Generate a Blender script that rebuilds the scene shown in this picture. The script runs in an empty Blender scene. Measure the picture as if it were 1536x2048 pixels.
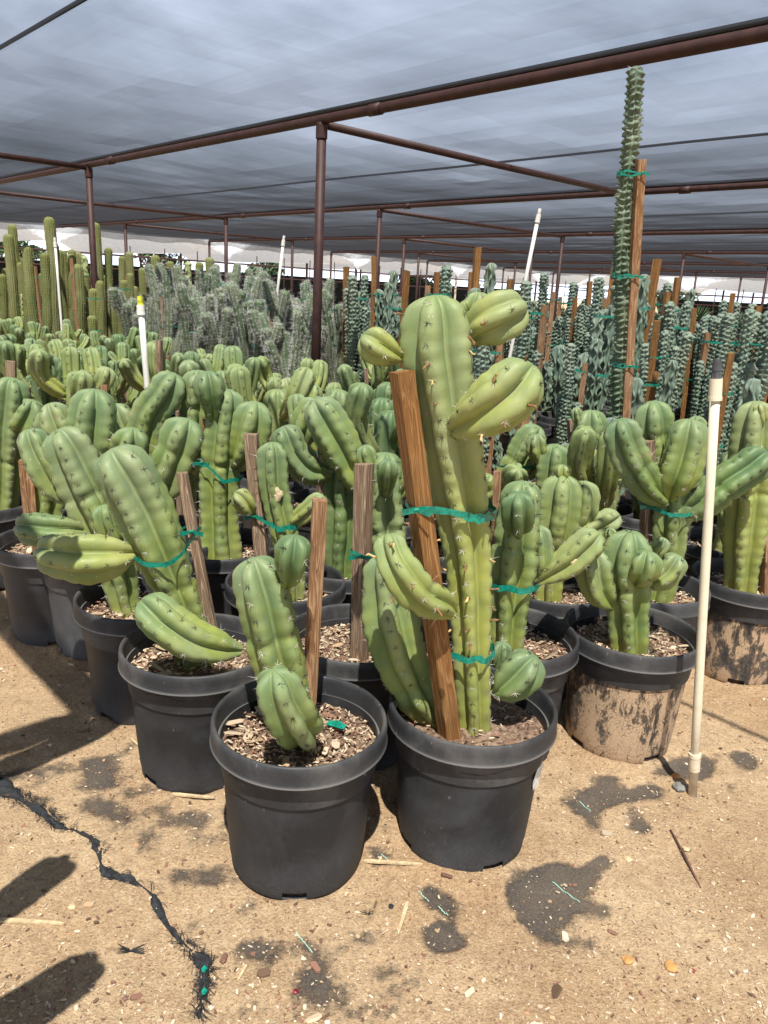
import bpy, math, random
import numpy as np
from mathutils import Vector, Matrix, noise
R = math.radians
random.seed(7); rng = np.random.default_rng(7)
sc = bpy.context.scene
# ------------------------------------------------------------------ camera
CH, F, PITCH, ROLL = 1.38, 1537.0, R(16.1), R(3.0)
fw = np.array([0, math.cos(PITCH), -math.sin(PITCH)])
r0 = np.array([1.0, 0, 0]); u0 = np.cross(r0, fw)
cr = r0*math.cos(ROLL)+u0*math.sin(ROLL); cu = -r0*math.sin(ROLL)+u0*math.cos(ROLL)
cd = bpy.data.cameras.new('camera'); cam = bpy.data.objects.new('camera', cd); sc.collection.objects.link(cam)
cd.sensor_fit = 'VERTICAL'; cd.sensor_height = 24; cd.lens = 24*F/2048; cd.clip_end = 2000; cd.clip_start = .05
cam.matrix_world = Matrix(((cr[0], cu[0], -fw[0], 0), (cr[1], cu[1], -fw[1], 0), (cr[2], cu[2], -fw[2], CH), (0, 0, 0, 1)))
sc.camera = cam
# ------------------------------------------------------------------ world, sun, exposure
SUN_EL = 64
w = bpy.data.worlds.new('World'); sc.world = w; w.use_nodes = True
nt = w.node_tree; bg = nt.nodes['Background']; bg.inputs[1].default_value = .05
sky = nt.nodes.new('ShaderNodeTexSky'); sky.sky_type = 'NISHITA'; sky.sun_disc = False
sky.sun_elevation = R(SUN_EL); sky.sun_rotation = R(178); sky.dust_density = 1.0; sky.air_density = 1.0
tc = nt.nodes.new('ShaderNodeTexCoord'); mp = nt.nodes.new('ShaderNodeMapping'); mp.inputs['Scale'].default_value = (2.2, 1.2, 7); mp.inputs['Rotation'].default_value = (0.2, .15, .5)
nz = nt.nodes.new('ShaderNodeTexNoise'); nz.inputs['Scale'].default_value = 1.3; nz.inputs['Detail'].default_value = 6; nz.inputs['Distortion'].default_value = .4
rp = nt.nodes.new('ShaderNodeValToRGB'); rp.color_ramp.elements[0].position = .2; rp.color_ramp.elements[1].position = .75
mx = nt.nodes.new('ShaderNodeMixRGB'); mx.inputs[2].default_value = (31, 35, 43, 1)
mm = nt.nodes.new('ShaderNodeMath'); mm.operation = 'MULTIPLY'; mm.inputs[1].default_value = .8
L = nt.links.new
L(tc.outputs['Generated'], mp.inputs[0]); L(mp.outputs[0], nz.inputs[0]); L(nz.outputs[0], rp.inputs[0]); L(rp.outputs[0], mm.inputs[0])
sxyz = nt.nodes.new('ShaderNodeSeparateXYZ'); L(tc.outputs['Generated'], sxyz.inputs[0]); er = nt.nodes.new('ShaderNodeMapRange'); er.inputs[1].default_value = .45; er.inputs[2].default_value = .28; er.inputs[3].default_value = .04; er.inputs[4].default_value = 1; L(sxyz.outputs[2], er.inputs[0])
m3 = nt.nodes.new('ShaderNodeMath'); m3.operation = 'MULTIPLY'; L(mm.outputs[0], m3.inputs[0]); L(er.outputs[0], m3.inputs[1]); mm = m3
L(mm.outputs[0], mx.inputs[0]); L(sky.outputs[0], mx.inputs[1]); L(mx.outputs[0], bg.inputs[0])
sd = bpy.data.lights.new('sun', 'SUN'); sd.energy = 5.0; sd.angle = R(.6); sd.color = (1, .95, .87)
sun = bpy.data.objects.new('sun', sd); sc.collection.objects.link(sun); sun.rotation_euler = (R(90-SUN_EL), 0, R(1.5))
sc.view_settings.view_transform = 'Standard'; sc.view_settings.look = 'None'; sc.view_settings.gamma = 1
sc.view_settings.exposure = 1.0
sc.cycles.transparent_max_bounces = 16; sc.cycles.max_bounces = 8

# ------------------------------------------------------------------ measuring helpers (photo pixel -> place)
def ray(x, y): return fw+cr*(x-768)/F+cu*(1024-y)/F
def gnd(x, y, z=0.0):
    d = ray(x, y); t = (z-CH)/d[2]; return Vector(np.array([0, 0, CH])+t*d)
def plane(x, y, Y):
    d = ray(x, y); t = Y/d[1]; return Vector(np.array([0, 0, CH])+t*d)
def proj(P):
    d = np.array(P, dtype=float)-np.array([0, 0, CH]); z = d@fw; return 768+F*(d@cr)/z, 1024-F*(d@cu)/z
AZ = R(-43.3); AX = Vector((math.sin(AZ), math.cos(AZ), 0)); BX = Vector((math.cos(AZ), -math.sin(AZ), 0))
def AB(a, b, z=0): return AX*a+BX*b+Vector((0, 0, z))

# ------------------------------------------------------------------ materials
def mat(name, rough=.8, spec=.3):
    m = bpy.data.materials.new(name); m.use_nodes = True
    b = m.node_tree.nodes['Principled BSDF']; b.inputs['Roughness'].default_value = rough
    b.inputs['Specular IOR Level'].default_value = spec
    return m, m.node_tree, b
class N:                                # tiny node helper
    def __init__(s, nt): s.nt = nt
    def n(s, t, **k):
        o = s.nt.nodes.new('ShaderNode'+t)
        for a, v in k.items():
            if a.startswith('i_'):
                key = a[2:]; o.inputs[int(key) if key.isdigit() else key].default_value = v
            else: setattr(o, a, v)
        return o
    def l(s, a, b): s.nt.links.new(a, b)
    def coord(s, scale=(1, 1, 1), kind='Object'):
        t = s.n('TexCoord'); m = s.n('Mapping'); m.inputs['Scale'].default_value = scale; s.l(t.outputs[kind], m.inputs[0]); return m.outputs[0]
    def noise(s, vec, scale, detail=4, rough=.55, dist=0):
        o = s.n('TexNoise'); o.inputs['Scale'].default_value = scale; o.inputs['Detail'].default_value = detail
        o.inputs['Roughness'].default_value = rough; o.inputs['Distortion'].default_value = dist; s.l(vec, o.inputs[0]); return o.outputs[0]
    def ramp(s, fac, stops):
        o = s.n('ValToRGB'); e = o.color_ramp.elements
        while len(e) < len(stops): e.new(.5)
        for i, (p, c) in enumerate(stops):
            e[i].position = p; e[i].color = (*c, 1) if len(c) == 3 else c
        s.l(fac, o.inputs[0]); return o.outputs[0]
    def mix(s, fac, a, b, t='MIX'):
        o = s.n('MixRGB', blend_type=t)
        for i, v in ((0, fac), (1, a), (2, b)):
            if isinstance(v, (int, float)): o.inputs[i].default_value = v
            elif isinstance(v, tuple): o.inputs[i].default_value = (*v, 1)
            else: s.l(v, o.inputs[i])
        return o.outputs[0]
    def math(s, op, a, b=None, c=None):
        o = s.n('Math', operation=op)
        for i, v in ((0, a), (1, b), (2, c)):
            if v is None: continue
            if isinstance(v, (int, float)): o.inputs[i].default_value = v
            else: s.l(v, o.inputs[i])
        return o.outputs[0]
    def bump(s, h, strength, dist, bsdf):
        o = s.n('Bump'); o.inputs['Strength'].default_value = strength; o.inputs['Distance'].default_value = dist
        s.l(h, o.inputs['Height']); s.l(o.outputs[0], bsdf.inputs['Normal'])
def rand_obj(g):
    return g.n('ObjectInfo').outputs['Random']
G3 = lambda v: (v, v, v)
def cactus_mat(name, yellow, green, blue, tipc, rough=.5, speck=True, bumpy=.25):
    m, t, b = mat(name, rough, .35); g = N(t)
    at = g.n('Attribute', attribute_name='cv'); sep = g.n('SeparateColor'); g.l(at.outputs['Color'], sep.inputs[0])
    along, ridge, rnd = sep.outputs[0], sep.outputs[1], sep.outputs[2]
    v = g.coord((1, 1, .7))
    n1 = g.noise(v, 9, 3, .5, .3); n2 = g.noise(v, 38, 4, .6)
    c = g.mix(g.ramp(n1, [(.36, G3(0)), (.64, G3(1))]), green, yellow)
    sh = g.math('ADD', g.math('MULTIPLY', rnd, .5), -.12)
    c = g.mix(sh, c, green)
    # young growth and rib edges carry a blue waxy bloom
    bl = g.math('MULTIPLY', g.math('POWER', along, 2.2), 1.0)
    bl = g.math('ADD', bl, g.math('MULTIPLY', g.math('SUBTRACT', n2, .5), 1.3)); bl = g.math('MAXIMUM', g.math('MINIMUM', bl, .85), 0)
    c = g.mix(bl, c, blue)
    side = g.ramp(ridge, [(.0, G3(.55)), (.08, G3(.22)), (.3, G3(0)), (.7, G3(0)), (.93, G3(.35)), (1, G3(.15))])
    c = g.mix(side, c, tipc)
    if speck:
        vo = g.n('TexVoronoi', feature='F1'); vo.inputs['Scale'].default_value = 60; g.l(v, vo.inputs[0])
        n3 = g.noise(v, 6, 2)
        s = g.math('MULTIPLY', g.ramp(vo.outputs[0], [(.06, G3(1)), (.13, G3(0))]), g.ramp(n3, [(.5, G3(0)), (.6, G3(.8))]))
        c = g.mix(s, c, (.5, .46, .3))
    # corky brown blotches near the old foot
    foot = g.math('MULTIPLY', g.ramp(along, [(.0, G3(1)), (.3, G3(0))]), g.ramp(n2, [(.5, G3(0)), (.66, G3(.6))]))
    c = g.mix(foot, c, (.24, .2, .1))
    if speck:
        nb = g.noise(g.coord((1, 1, 1)), 13, 6, .7, .8); c = g.mix(g.ramp(nb, [(.66, G3(0)), (.70, G3(.75))]), c, (.30, .23, .12))
        nd = g.noise(g.coord((1, 1, .35)), 5, 5, .6); c = g.mix(g.ramp(nd, [(.45, G3(0)), (.75, G3(.35))]), c, (.42, .42, .28))
    g.l(c, b.inputs['Base Color'])
    b.inputs['Specular IOR Level'].default_value = .28
    n4 = g.noise(v, 22, 3, .5)
    g.bump(n4, bumpy, .012, b)
    return m
M = {}
M['candle'] = cactus_mat('candle_skin', (.26, .30, .06), (.135, .195, .05), (.13, .205, .105), (.30, .35, .15), .5)
M['candle2'] = cactus_mat('candle_skin_yellow', (.32, .34, .075), (.205, .25, .058), (.17, .24, .11), (.33, .37, .15), .52)
M['candle_dark'] = cactus_mat('candle_skin_green', (.165, .225, .052), (.085, .15, .046), (.095, .165, .085), (.22, .285, .12), .5)
M['wavy'] = cactus_mat('wavy_skin', (.10, .145, .08), (.075, .13, .09), (.14, .20, .16), (.32, .38, .31), .55)
M['column_dark'] = cactus_mat('dark_column_skin', (.075, .115, .05), (.045, .085, .05), (.09, .14, .10), (.24, .30, .22), .6)
M['spiny'] = cactus_mat('spiny_skin', (.11, .15, .06), (.05, .09, .04), (.09, .14, .08), (.16, .2, .12), .7)
M['golden'] = cactus_mat('golden_skin', (.14, .16, .05), (.06, .105, .032), (.13, .17, .05), (.34, .26, .10), .75)
M['lumpy'] = cactus_mat('lumpy_skin', (.30, .35, .10), (.2, .28, .08), (.3, .36, .16), (.4, .44, .22), .6)
def plain(name, c, rough=.8, spec=.3, var=.25, sc_=30, bump=0):
    m, t, b = mat(name, rough, spec); g = N(t); v = g.coord()
    n = g.noise(v, sc_, 5, .6)
    col = g.mix(g.ramp(n, [(.3, G3(0)), (.7, G3(1))]), tuple(x*(1-var) for x in c), tuple(min(1, x*(1+var)) for x in c))
    g.l(col, b.inputs['Base Color'])
    if bump: g.bump(n, bump, .01, b)
    return m
M['thread'] = plain('pale_green_thread', (.35, .6, .5), .7)
M['spine_light'] = plain('spine_light', (.46, .44, .38), .5)
M['spine_dark'] = plain('spine_dark', (.035, .03, .03), .5)
M['spine_white'] = plain('spine_white', (.55, .55, .52), .6)
M['spine_gold'] = plain('spine_gold', (.45, .33, .14), .6)
M['bud'] = plain('dried_bud', (.22, .12, .05), .8)
M['bud2'] = plain('pale_dried_bud', (.55, .38, .16), .8)
M['berry'] = plain('berry', (.16, .01, .02), .4)
M['scar'] = plain('scar', (.58, .47, .28), .9, .2, .4, 60, .8)
M['ribbon'] = plain('green_ribbon', (.006, .21, .145), .35, .5, .45, 90)
M['rust'] = plain('rusty_pipe', (.042, .017, .015), .6, .4, .35, 14)
M['cable'] = plain('cable', (.02, .02, .022), .6)
M['stone'] = plain('stone', (.2, .2, .18), .9, .2, .3, 30, .5)
M['ochre'] = plain('ochre_clod', (.5, .27, .1), .95, .1, .3, 60, .8)
M['straw'] = plain('straw', (.52, .4, .24), .9, .2, .3, 90)
M['stick'] = plain('brown_stick', (.14, .07, .05), .9)
M['torn'] = plain('torn_weed_cloth', (.025, .027, .03), .8, .3, .5, 80, .5)
M['dirt_in'] = plain('potting_dirt', (.07, .045, .03), 1, .1, .4, 60, 1)
M['white_cap'] = plain('pipe_cap', (.68, .68, .66), .5)
M['grey_nozzle'] = plain('nozzle', (.08, .08, .09), .5)
M['yellow'] = plain('yellow_nozzle', (.6, .62, .05), .5)
M['dark_void'] = plain('interior_shade_colour', (.012, .014, .013), .9)  # interior gloom of the greenhouses, painted as a near-black colour
M['column'] = plain('pale_column', (.45, .42, .34), .9)
M['agave'] = plain('agave_leaf', (.14, .2, .17), .5, .4, .35, 6)
M['bush'] = plain('bush_leaf', (.07, .115, .055), .7, .3, .5, 4)
M['redflower'] = plain('red_bloom', (.5, .05, .03), .7)
M['whitewash'] = plain('light_wall', (.55, .55, .52), .9)
# white greenhouse film: scatters light through it
m, t, b = mat('white_film', .5); g = N(t); v = g.coord((1, 1, 1)); n = g.noise(v, 3, 5, .7, 1.2)
g.l(g.mix(g.ramp(n, [(.35, G3(0)), (.6, G3(1))]), (.5, .52, .55), (.76, .77, .78)), b.inputs['Base Color'])
tr = g.n('BsdfTranslucent', i_0=(.5, .52, .54, 1)); ms = g.n('MixShader', i_0=.35); g.l(b.outputs[0], ms.inputs[1]); g.l(tr.outputs[0], ms.inputs[2]); g.l(ms.outputs[0], t.nodes['Material Output'].inputs[0])
g.bump(n, .6, .1, b); M['film'] = m
# black nursery plastic
def pot_mat(name, mud=0.0, base=(.017, .018, .020), dust=(.095, .1, .108), edge=False):
    m, t, b = mat(name, .5, .3); g = N(t); v = g.coord()
    ob = rand_obj(g)
    vm = g.n('VectorMath', operation='ADD'); g.l(v, vm.inputs[0]); g.l(g.math('MULTIPLY', ob, 17), vm.inputs[1]); v2 = vm.outputs[0]
    sx = g.n('SeparateXYZ'); g.l(g.n('TexCoord').outputs['Object'], sx.inputs[0]); z = sx.outputs[2]
    n = g.noise(v2, 6, 5, .65, .3); n2 = g.noise(v2, 160, 3, .7)
    mz = g.n('Mapping'); mz.inputs['Scale'].default_value = (60, 60, 6); g.l(v2, mz.inputs[0]); n3 = g.noise(mz.outputs[0], 1.5, 3)
    low = g.math('MULTIPLY', g.ramp(z, [(0, G3(.75)), (.12, G3(.1)), (.45, G3(.05))]), 1)
    d = g.math('ADD', g.math('MULTIPLY', g.ramp(n, [(.4, G3(0)), (.75, G3(.45))]), 1), g.math('MULTIPLY', low, g.ramp(n2, [(.3, G3(.2)), (.8, G3(1))])))
    d = g.math('ADD', d, g.ramp(n3, [(.66, G3(0)), (.74, G3(.12))]))
    d = g.math('ADD', d, g.ramp(n2, [(.62, G3(0)), (.75, G3(.18))]))
    vf = g.n('TexVoronoi', feature='F1'); vf.inputs['Scale'].default_value = 26; mf = g.n('Mapping'); mf.inputs['Scale'].default_value = (1.6, 1.6, .6); g.l(v2, mf.inputs[0]); g.l(mf.outputs[0], vf.inputs[0])
    d = g.math('ADD', d, g.math('MULTIPLY', g.ramp(vf.outputs[0], [(.05, G3(1)), (.09, G3(0))]), g.ramp(g.noise(v2, 5, 2), [(.48, G3(0)), (.55, G3(1.2))])))
    d = g.math('MINIMUM', d, 1)
    c = g.mix(d, base, dust)
    if edge: c = g.mix(g.ramp(z, [(.333, G3(0)), (.336, G3(.75)), (.3415, G3(.75)), (.344, G3(0))]), c, (.34, .34, .33)); c = g.mix(g.ramp(n, [(.5, G3(0)), (.75, G3(.25))]), c, (.2, .18, .15))
    if mud:
        vo = g.n('TexVoronoi', feature='DISTANCE_TO_EDGE'); vo.inputs['Scale'].default_value = 75; wp = g.n('TexNoise'); wp.inputs['Scale'].default_value = 30; g.l(v2, wp.inputs[0]); g.l(g.mix(.045, v2, wp.outputs['Color'], 'ADD'), vo.inputs[0])
        mp2 = g.n('Mapping'); mp2.inputs['Scale'].default_value = (1, 1, .45); g.l(v2, mp2.inputs[0])
        mn = g.noise(mp2.outputs[0], 17, 10, .74, .35)
        zz = g.ramp(z, [(.0, G3(.6)), (.1, G3(.58)), (.27, G3(.5)), (.335, G3(.2)), (.345, G3(0))])
        k = g.math('ADD', mn, g.math('MULTIPLY', zz, mud))
        mask = g.ramp(k, [(.57, G3(0)), (.655, G3(.25)), (.685, G3(1))])
        crack = g.ramp(g.math('ADD', vo.outputs[0], g.math('MULTIPLY', g.ramp(mn, [(.45, G3(0)), (.6, G3(1))]), .05)), [(.0, G3(.1)), (.06, G3(1))])
        mudc = g.mix(n2, (.38, .26, .165), (.58, .43, .28)); mudc = g.mix(crack, (.17, .11, .07), mudc)
        c = g.mix(mask, c, mudc)
        g.l(g.ramp(mask, [(0, G3(.42)), (1, G3(.95))]), b.inputs['Roughness'])
        hh = g.math('ADD', g.math('MULTIPLY', g.math('MULTIPLY', mask, crack), 1), g.math('MULTIPLY', n2, .3)); g.bump(hh, .8, .006, b)
    else:
        g.l(g.ramp(d, [(0, G3(.46)), (.6, G3(.8))]), b.inputs['Roughness'])
        hh = g.math('ADD', g.math('MULTIPLY', n2, .35), n); g.bump(hh, .3, .003, b)
    g.l(c, b.inputs['Base Color']); return m
M['pot'] = pot_mat('pot_plastic'); M['rim'] = pot_mat('pot_rim', 0, (.028, .029, .032), (.12, .12, .12), True); M['pot_muddy'] = pot_mat('pot_plastic_muddy', .368); M['pot_muddy2'] = pot_mat('pot_plastic_splashed', .26)
M['pot_faded'] = pot_mat('pot_plastic_faded', 0, (.05, .053, .058), (.15, .15, .15))
def wood(name, a, b_, c_, edge=.5):
    m, t, b = mat(name, .85, .2); g = N(t)
    ob = rand_obj(g); v = g.coord((26, 26, 1.5)); vm = g.n('VectorMath', operation='ADD'); g.l(v, vm.inputs[0]); g.l(g.math('MULTIPLY', ob, 31), vm.inputs[1])
    wv = g.noise(vm.outputs[0], 1.6, 3, .5, .8)
    rings = g.math('SINE', g.math('MULTIPLY', wv, 46))
    v5 = g.coord((90, 90, 5)); fib = g.noise(v5, 3, 4, .7)
    big = g.noise(g.coord((3, 3, 1.6)), 3, 3)
    c = g.mix(g.ramp(rings, [(.0, G3(0)), (1, G3(1))]), a, b_)
    c = g.mix(g.ramp(big, [(.4, G3(0)), (.7, G3(.55))]), c, c_)
    c = g.mix(g.ramp(fib, [(.35, G3(.55)), (.6, G3(0))]), c, tuple(x*.35 for x in a))
    # knots
    vo = g.n('TexVoronoi', feature='F1'); vo.inputs['Scale'].default_value = 6.5; g.l(g.coord((1.6, 1.6, 1)), vo.inputs[0])
    c = g.mix(g.ramp(vo.outputs[0], [(.09, G3(.8)), (.13, G3(0))]), c, tuple(x*.3 for x in a))
    g.l(c, b.inputs['Base Color']); g.bump(g.math('ADD', g.math('MULTIPLY', fib, .6), rings), .4, .003, b); return m
M['wood_grey'] = wood('weathered_stake', (.21, .135, .085), (.44, .32, .215), (.36, .28, .2))
M['wood_tan'] = wood('tan_stake', (.24, .12, .055), (.43, .26, .14), (.4, .28, .18))
M['wood_orange'] = wood('orange_stake', (.24, .11, .033), (.37, .20, .075), (.2, .11, .05))
M['wood_pale'] = wood('pale_stake', (.38, .29, .19), (.56, .45, .32), (.5, .4, .3))
m, t, b = mat('pvc', .38, .5); g = N(t); v = g.coord(); n = g.noise(v, 30, 5, .7); sx = g.n('SeparateXYZ'); g.l(v, sx.inputs[0])
dn = g.math('MULTIPLY', g.ramp(sx.outputs[2], [(0, G3(1)), (.25, G3(.25)), (1, G3(.12))]), g.ramp(n, [(.35, G3(0)), (.65, G3(1))]))
g.l(g.mix(dn, (.72, .66, .5), (.4, .28, .16)), b.inputs['Base Color']); M['pvc'] = m
m, t, b = mat('pvc_white', .4, .5); b.inputs['Base Color'].default_value = (.74, .74, .68, 1); M['pvc_white'] = m
# mulch / debris chips coloured per face
m, t, b = mat('chips', .9, .15); g = N(t); at = g.n('Attribute', attribute_name='col'); g.l(at.outputs['Color'], b.inputs['Base Color']); M['chips'] = m
m, t, b = mat('mulch_bed', 1, .1); g = N(t); v = g.coord(); n = g.noise(v, 70, 5, .7); n2 = g.noise(v, 9, 3)
c = g.mix(g.ramp(n, [(.35, G3(0)), (.65, G3(1))]), (.09, .05, .035), (.42, .31, .22)); c = g.mix(g.ramp(n2, [(.45, G3(0)), (.65, G3(.6))]), c, (.16, .08, .06))
g.l(c, b.inputs['Base Color']); g.bump(n, 1, .012, b); M['mulch'] = m
# torn paper label
m, t, b = mat('paper_label', .7, .3); g = N(t); v = g.coord(); n = g.noise(v, 60, 3, .6)
g.l(g.mix(g.ramp(n, [(.5, G3(0)), (.62, G3(.7))]), (.75, .74, .68), (.4, .4, .34)), b.inputs['Base Color']); M['paper'] = m
# ground: sandy dirt with the black woven weed cloth showing through (vertex attribute 'cloth')
m, t, b = mat('dirt_ground', .95, .12); g = N(t); v = g.coord()
n1 = g.noise(v, 2.2, 6, .6, .4); n2 = g.noise(v, 28, 6, .7); n3 = g.noise(v, 190, 4, .7); n4 = g.noise(v, .9, 3, .5)
c = g.mix(g.ramp(n1, [(.35, G3(0)), (.65, G3(1))]), (.41, .28, .165), (.67, .51, .325))
c = g.mix(g.ramp(n4, [(.5, G3(0)), (.7, G3(.55))]), c, (.45, .25, .11))
c = g.mix(g.ramp(n2, [(.35, G3(.45)), (.6, G3(0))]), c, (.24, .15, .095))
c = g.mix(g.ramp(n3, [(.32, G3(.7)), (.5, G3(0))]), c, (.13, .085, .06))
c = g.mix(g.ramp(n3, [(.55, G3(0)), (.7, G3(.6))]), c, (.66, .52, .36))
vo = g.n('TexVoronoi', feature='F1'); vo.inputs['Scale'].default_value = 170; g.l(v, vo.inputs[0])
sr = g.n('SeparateColor'); g.l(vo.outputs['Color'], sr.inputs[0]); c = g.mix(.3, c, g.ramp(sr.outputs[0], [(0, (.2, .12, .07)), (.35, (.45, .29, .15)), (.75, (.56, .39, .21)), (1, (.7, .56, .36))]))
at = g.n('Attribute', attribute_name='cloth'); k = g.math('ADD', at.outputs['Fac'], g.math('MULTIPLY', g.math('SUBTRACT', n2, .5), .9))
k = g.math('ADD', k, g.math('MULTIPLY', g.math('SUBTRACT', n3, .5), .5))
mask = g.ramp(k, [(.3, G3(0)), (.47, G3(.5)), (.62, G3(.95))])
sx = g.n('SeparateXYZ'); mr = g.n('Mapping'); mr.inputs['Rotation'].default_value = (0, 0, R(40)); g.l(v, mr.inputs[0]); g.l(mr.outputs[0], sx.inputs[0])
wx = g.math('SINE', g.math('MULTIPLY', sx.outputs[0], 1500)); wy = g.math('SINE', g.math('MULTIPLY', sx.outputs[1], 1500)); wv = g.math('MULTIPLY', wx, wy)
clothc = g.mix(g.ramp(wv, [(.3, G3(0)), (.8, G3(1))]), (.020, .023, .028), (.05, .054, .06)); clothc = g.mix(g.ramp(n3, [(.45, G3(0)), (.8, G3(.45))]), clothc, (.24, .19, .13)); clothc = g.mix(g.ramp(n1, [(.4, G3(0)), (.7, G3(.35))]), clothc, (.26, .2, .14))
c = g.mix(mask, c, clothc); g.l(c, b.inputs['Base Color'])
hh = g.math('ADD', n3, g.math('MULTIPLY', n2, 1.2)); hh = g.math('MULTIPLY', hh, g.math('SUBTRACT', 1.15, mask)); g.bump(hh, .9, .008, b); M['ground'] = m
# woven shade cloth: open weave whose see-through falls off the more obliquely one looks through it
m = bpy.data.materials.new('shade_cloth'); m.use_nodes = True; t = m.node_tree; g = N(t); t.nodes.remove(t.nodes['Principled BSDF'])
ge = g.n('NewGeometry'); dp = g.n('VectorMath', operation='DOT_PRODUCT'); g.l(ge.outputs['True Normal'], dp.inputs[0]); g.l(ge.outputs['Incoming'], dp.inputs[1])
ab = g.math('MAXIMUM', g.math('ABSOLUTE', dp.outputs['Value']), .012)
v = g.coord(); mpz = g.n('Mapping'); mpz.inputs['Rotation'].default_value = (0, 0, AZ+R(0)); g.l(v, mpz.inputs[0]); mps = g.n('Mapping'); mps.inputs['Scale'].default_value = (9, .25, 1); g.l(mpz.outputs[0], mps.inputs[0])
st = g.noise(mps.outputs[0], 2.2, 6, .75); st2 = g.noise(v, .5, 4, .6); 
mps2 = g.n('Mapping'); mps2.inputs['Scale'].default_value = (.5, 8, 1); g.l(mpz.outputs[0], mps2.inputs[0]); st3 = g.noise(mps2.outputs[0], 4, 4, .7)
tau = g.math('ADD', .27, g.math('MULTIPLY', st, .035)); tau = g.math('ADD', tau, g.math('MULTIPLY', st2, .035)); tau = g.math('ADD', tau, g.math('MULTIPLY', st3, .02))
T = g.math('EXPONENT', g.math('MULTIPLY', g.math('DIVIDE', tau, ab), -1))
df = g.n('BsdfDiffuse', i_0=(.018, .019, .021, 1)); tl = g.n('BsdfTranslucent', i_0=(.016, .0175, .021, 1)); ad = g.n('AddShader'); g.l(df.outputs[0], ad.inputs[0]); g.l(tl.outputs[0], ad.inputs[1])
tp = g.n('BsdfTransparent'); ms = g.n('MixShader'); g.l(T, ms.inputs[0]); g.l(ad.outputs[0], ms.inputs[1]); g.l(tp.outputs[0], ms.inputs[2]); g.l(ms.outputs[0], t.nodes['Material Output'].inputs[0]); M['shade'] = m

# ------------------------------------------------------------------ object helpers
COL = sc.collection
def mesh_obj(name, verts, faces, mats, parent=None, smooth=False, midx=None, cols=None, colname='cv', dom='POINT'):
    me = bpy.data.meshes.new(name); me.from_pydata([tuple(v) for v in verts], [], [tuple(f) for f in faces])
    for mt in (mats if isinstance(mats, (list, tuple)) else [mats]): me.materials.append(mt)
    if midx is not None: me.polygons.foreach_set('material_index', list(midx))
    if smooth: me.polygons.foreach_set('use_smooth', [True]*len(me.polygons))
    if cols is not None:
        at = me.attributes.new(colname, 'FLOAT_COLOR', dom); at.data.foreach_set('color', np.asarray(cols, dtype=np.float32).ravel())
    o = bpy.data.objects.new(name, me); COL.objects.link(o)
    if parent is not None: o.parent = parent
    return o
def thing(name, loc, label, cat, group=None, rz=0):
    o = bpy.data.objects.new(name, None); COL.objects.link(o); o.empty_display_size = .1
    o.location = loc; o.rotation_euler = (0, 0, rz); tag(o, label, cat, group); return o
def tag(o, label=None, cat=None, group=None, kind=None):
    if label: o['label'] = label
    if cat: o['category'] = cat
    if group: o['group'] = group
    if kind: o['kind'] = kind
    return o
KIDS = {}
def kids(o): return [c for c in o.children]
def dup(root, loc, rz, label, group=None, scale=1.0, skip=()):
    bpy_r = root.copy(); COL.objects.link(bpy_r); bpy_r.location = loc; bpy_r.rotation_euler = (0, 0, rz); bpy_r.scale = (scale,)*3
    bpy_r['label'] = label
    if group: bpy_r['group'] = group
    for ch in KIDS[root.name]:
        if ch.name.split('.')[0] in skip: continue
        c = ch.copy(); COL.objects.link(c); c.parent = bpy_r
        for gch in KIDS.get(ch.name, []):
            d = gch.copy(); COL.objects.link(d); d.parent = c
    return bpy_r
def register(root):
    KIDS[root.name] = list(root.children)
    for c in root.children: KIDS[c.name] = list(c.children)

class MB:
    def __init__(s): s.v = []; s.f = []; s.m = []; s.c = []
    def add(s, vs, fs, mi=0, col=None):
        o = len(s.v); s.v += [tuple(v) for v in vs]; s.f += [tuple(i+o for i in f) for f in fs]; s.m += [mi]*len(fs)
        if col is not None: s.c += [(*col, 1)]*len(fs)
    def box(s, c, sz, rot=None, mi=0, col=None):
        vs = [Vector((x*sz[0]/2, y*sz[1]/2, z*sz[2]/2)) for x in (-1, 1) for y in (-1, 1) for z in (-1, 1)]
        if rot is not None: vs = [rot @ v for v in vs]
        c = Vector(c); vs = [v+c for v in vs]
        s.add(vs, [(0, 1, 3, 2), (4, 6, 7, 5), (0, 4, 5, 1), (2, 3, 7, 6), (0, 2, 6, 4), (1, 5, 7, 3)], mi, col)
    def tube(s, pts, rad, n=8, mi=0, caps=True, col=None):
        pts = [Vector(p) for p in pts]; rr = rad if isinstance(rad, (list, tuple)) else [rad]*len(pts)
        tg = [(pts[min(i+1, len(pts)-1)]-pts[max(i-1, 0)]).normalized() for i in range(len(pts))]
        x = tg[0].orthogonal().normalized(); vs = []; fs = []
        for i, p in enumerate(pts):
            x = (x-tg[i]*x.dot(tg[i])).normalized(); y = tg[i].cross(x)
            for k in range(n):
                a = 2*math.pi*k/n; vs.append(p+(x*math.cos(a)+y*math.sin(a))*rr[i])
        for i in range(len(pts)-1):
            for k in range(n):
                k2 = (k+1) % n; fs.append((i*n+k, i*n+k2, (i+1)*n+k2, (i+1)*n+k))
        if caps: fs.append(tuple(range(n-1, -1, -1))); fs.append(tuple((len(pts)-1)*n+k for k in range(n)))
        s.add(vs, fs, mi, col)
    def build(s, name, mats, parent=None, smooth=False):
        return mesh_obj(name, s.v, s.f, mats, parent, smooth, s.m, s.c if s.c else None, 'col', 'FACE')

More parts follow.
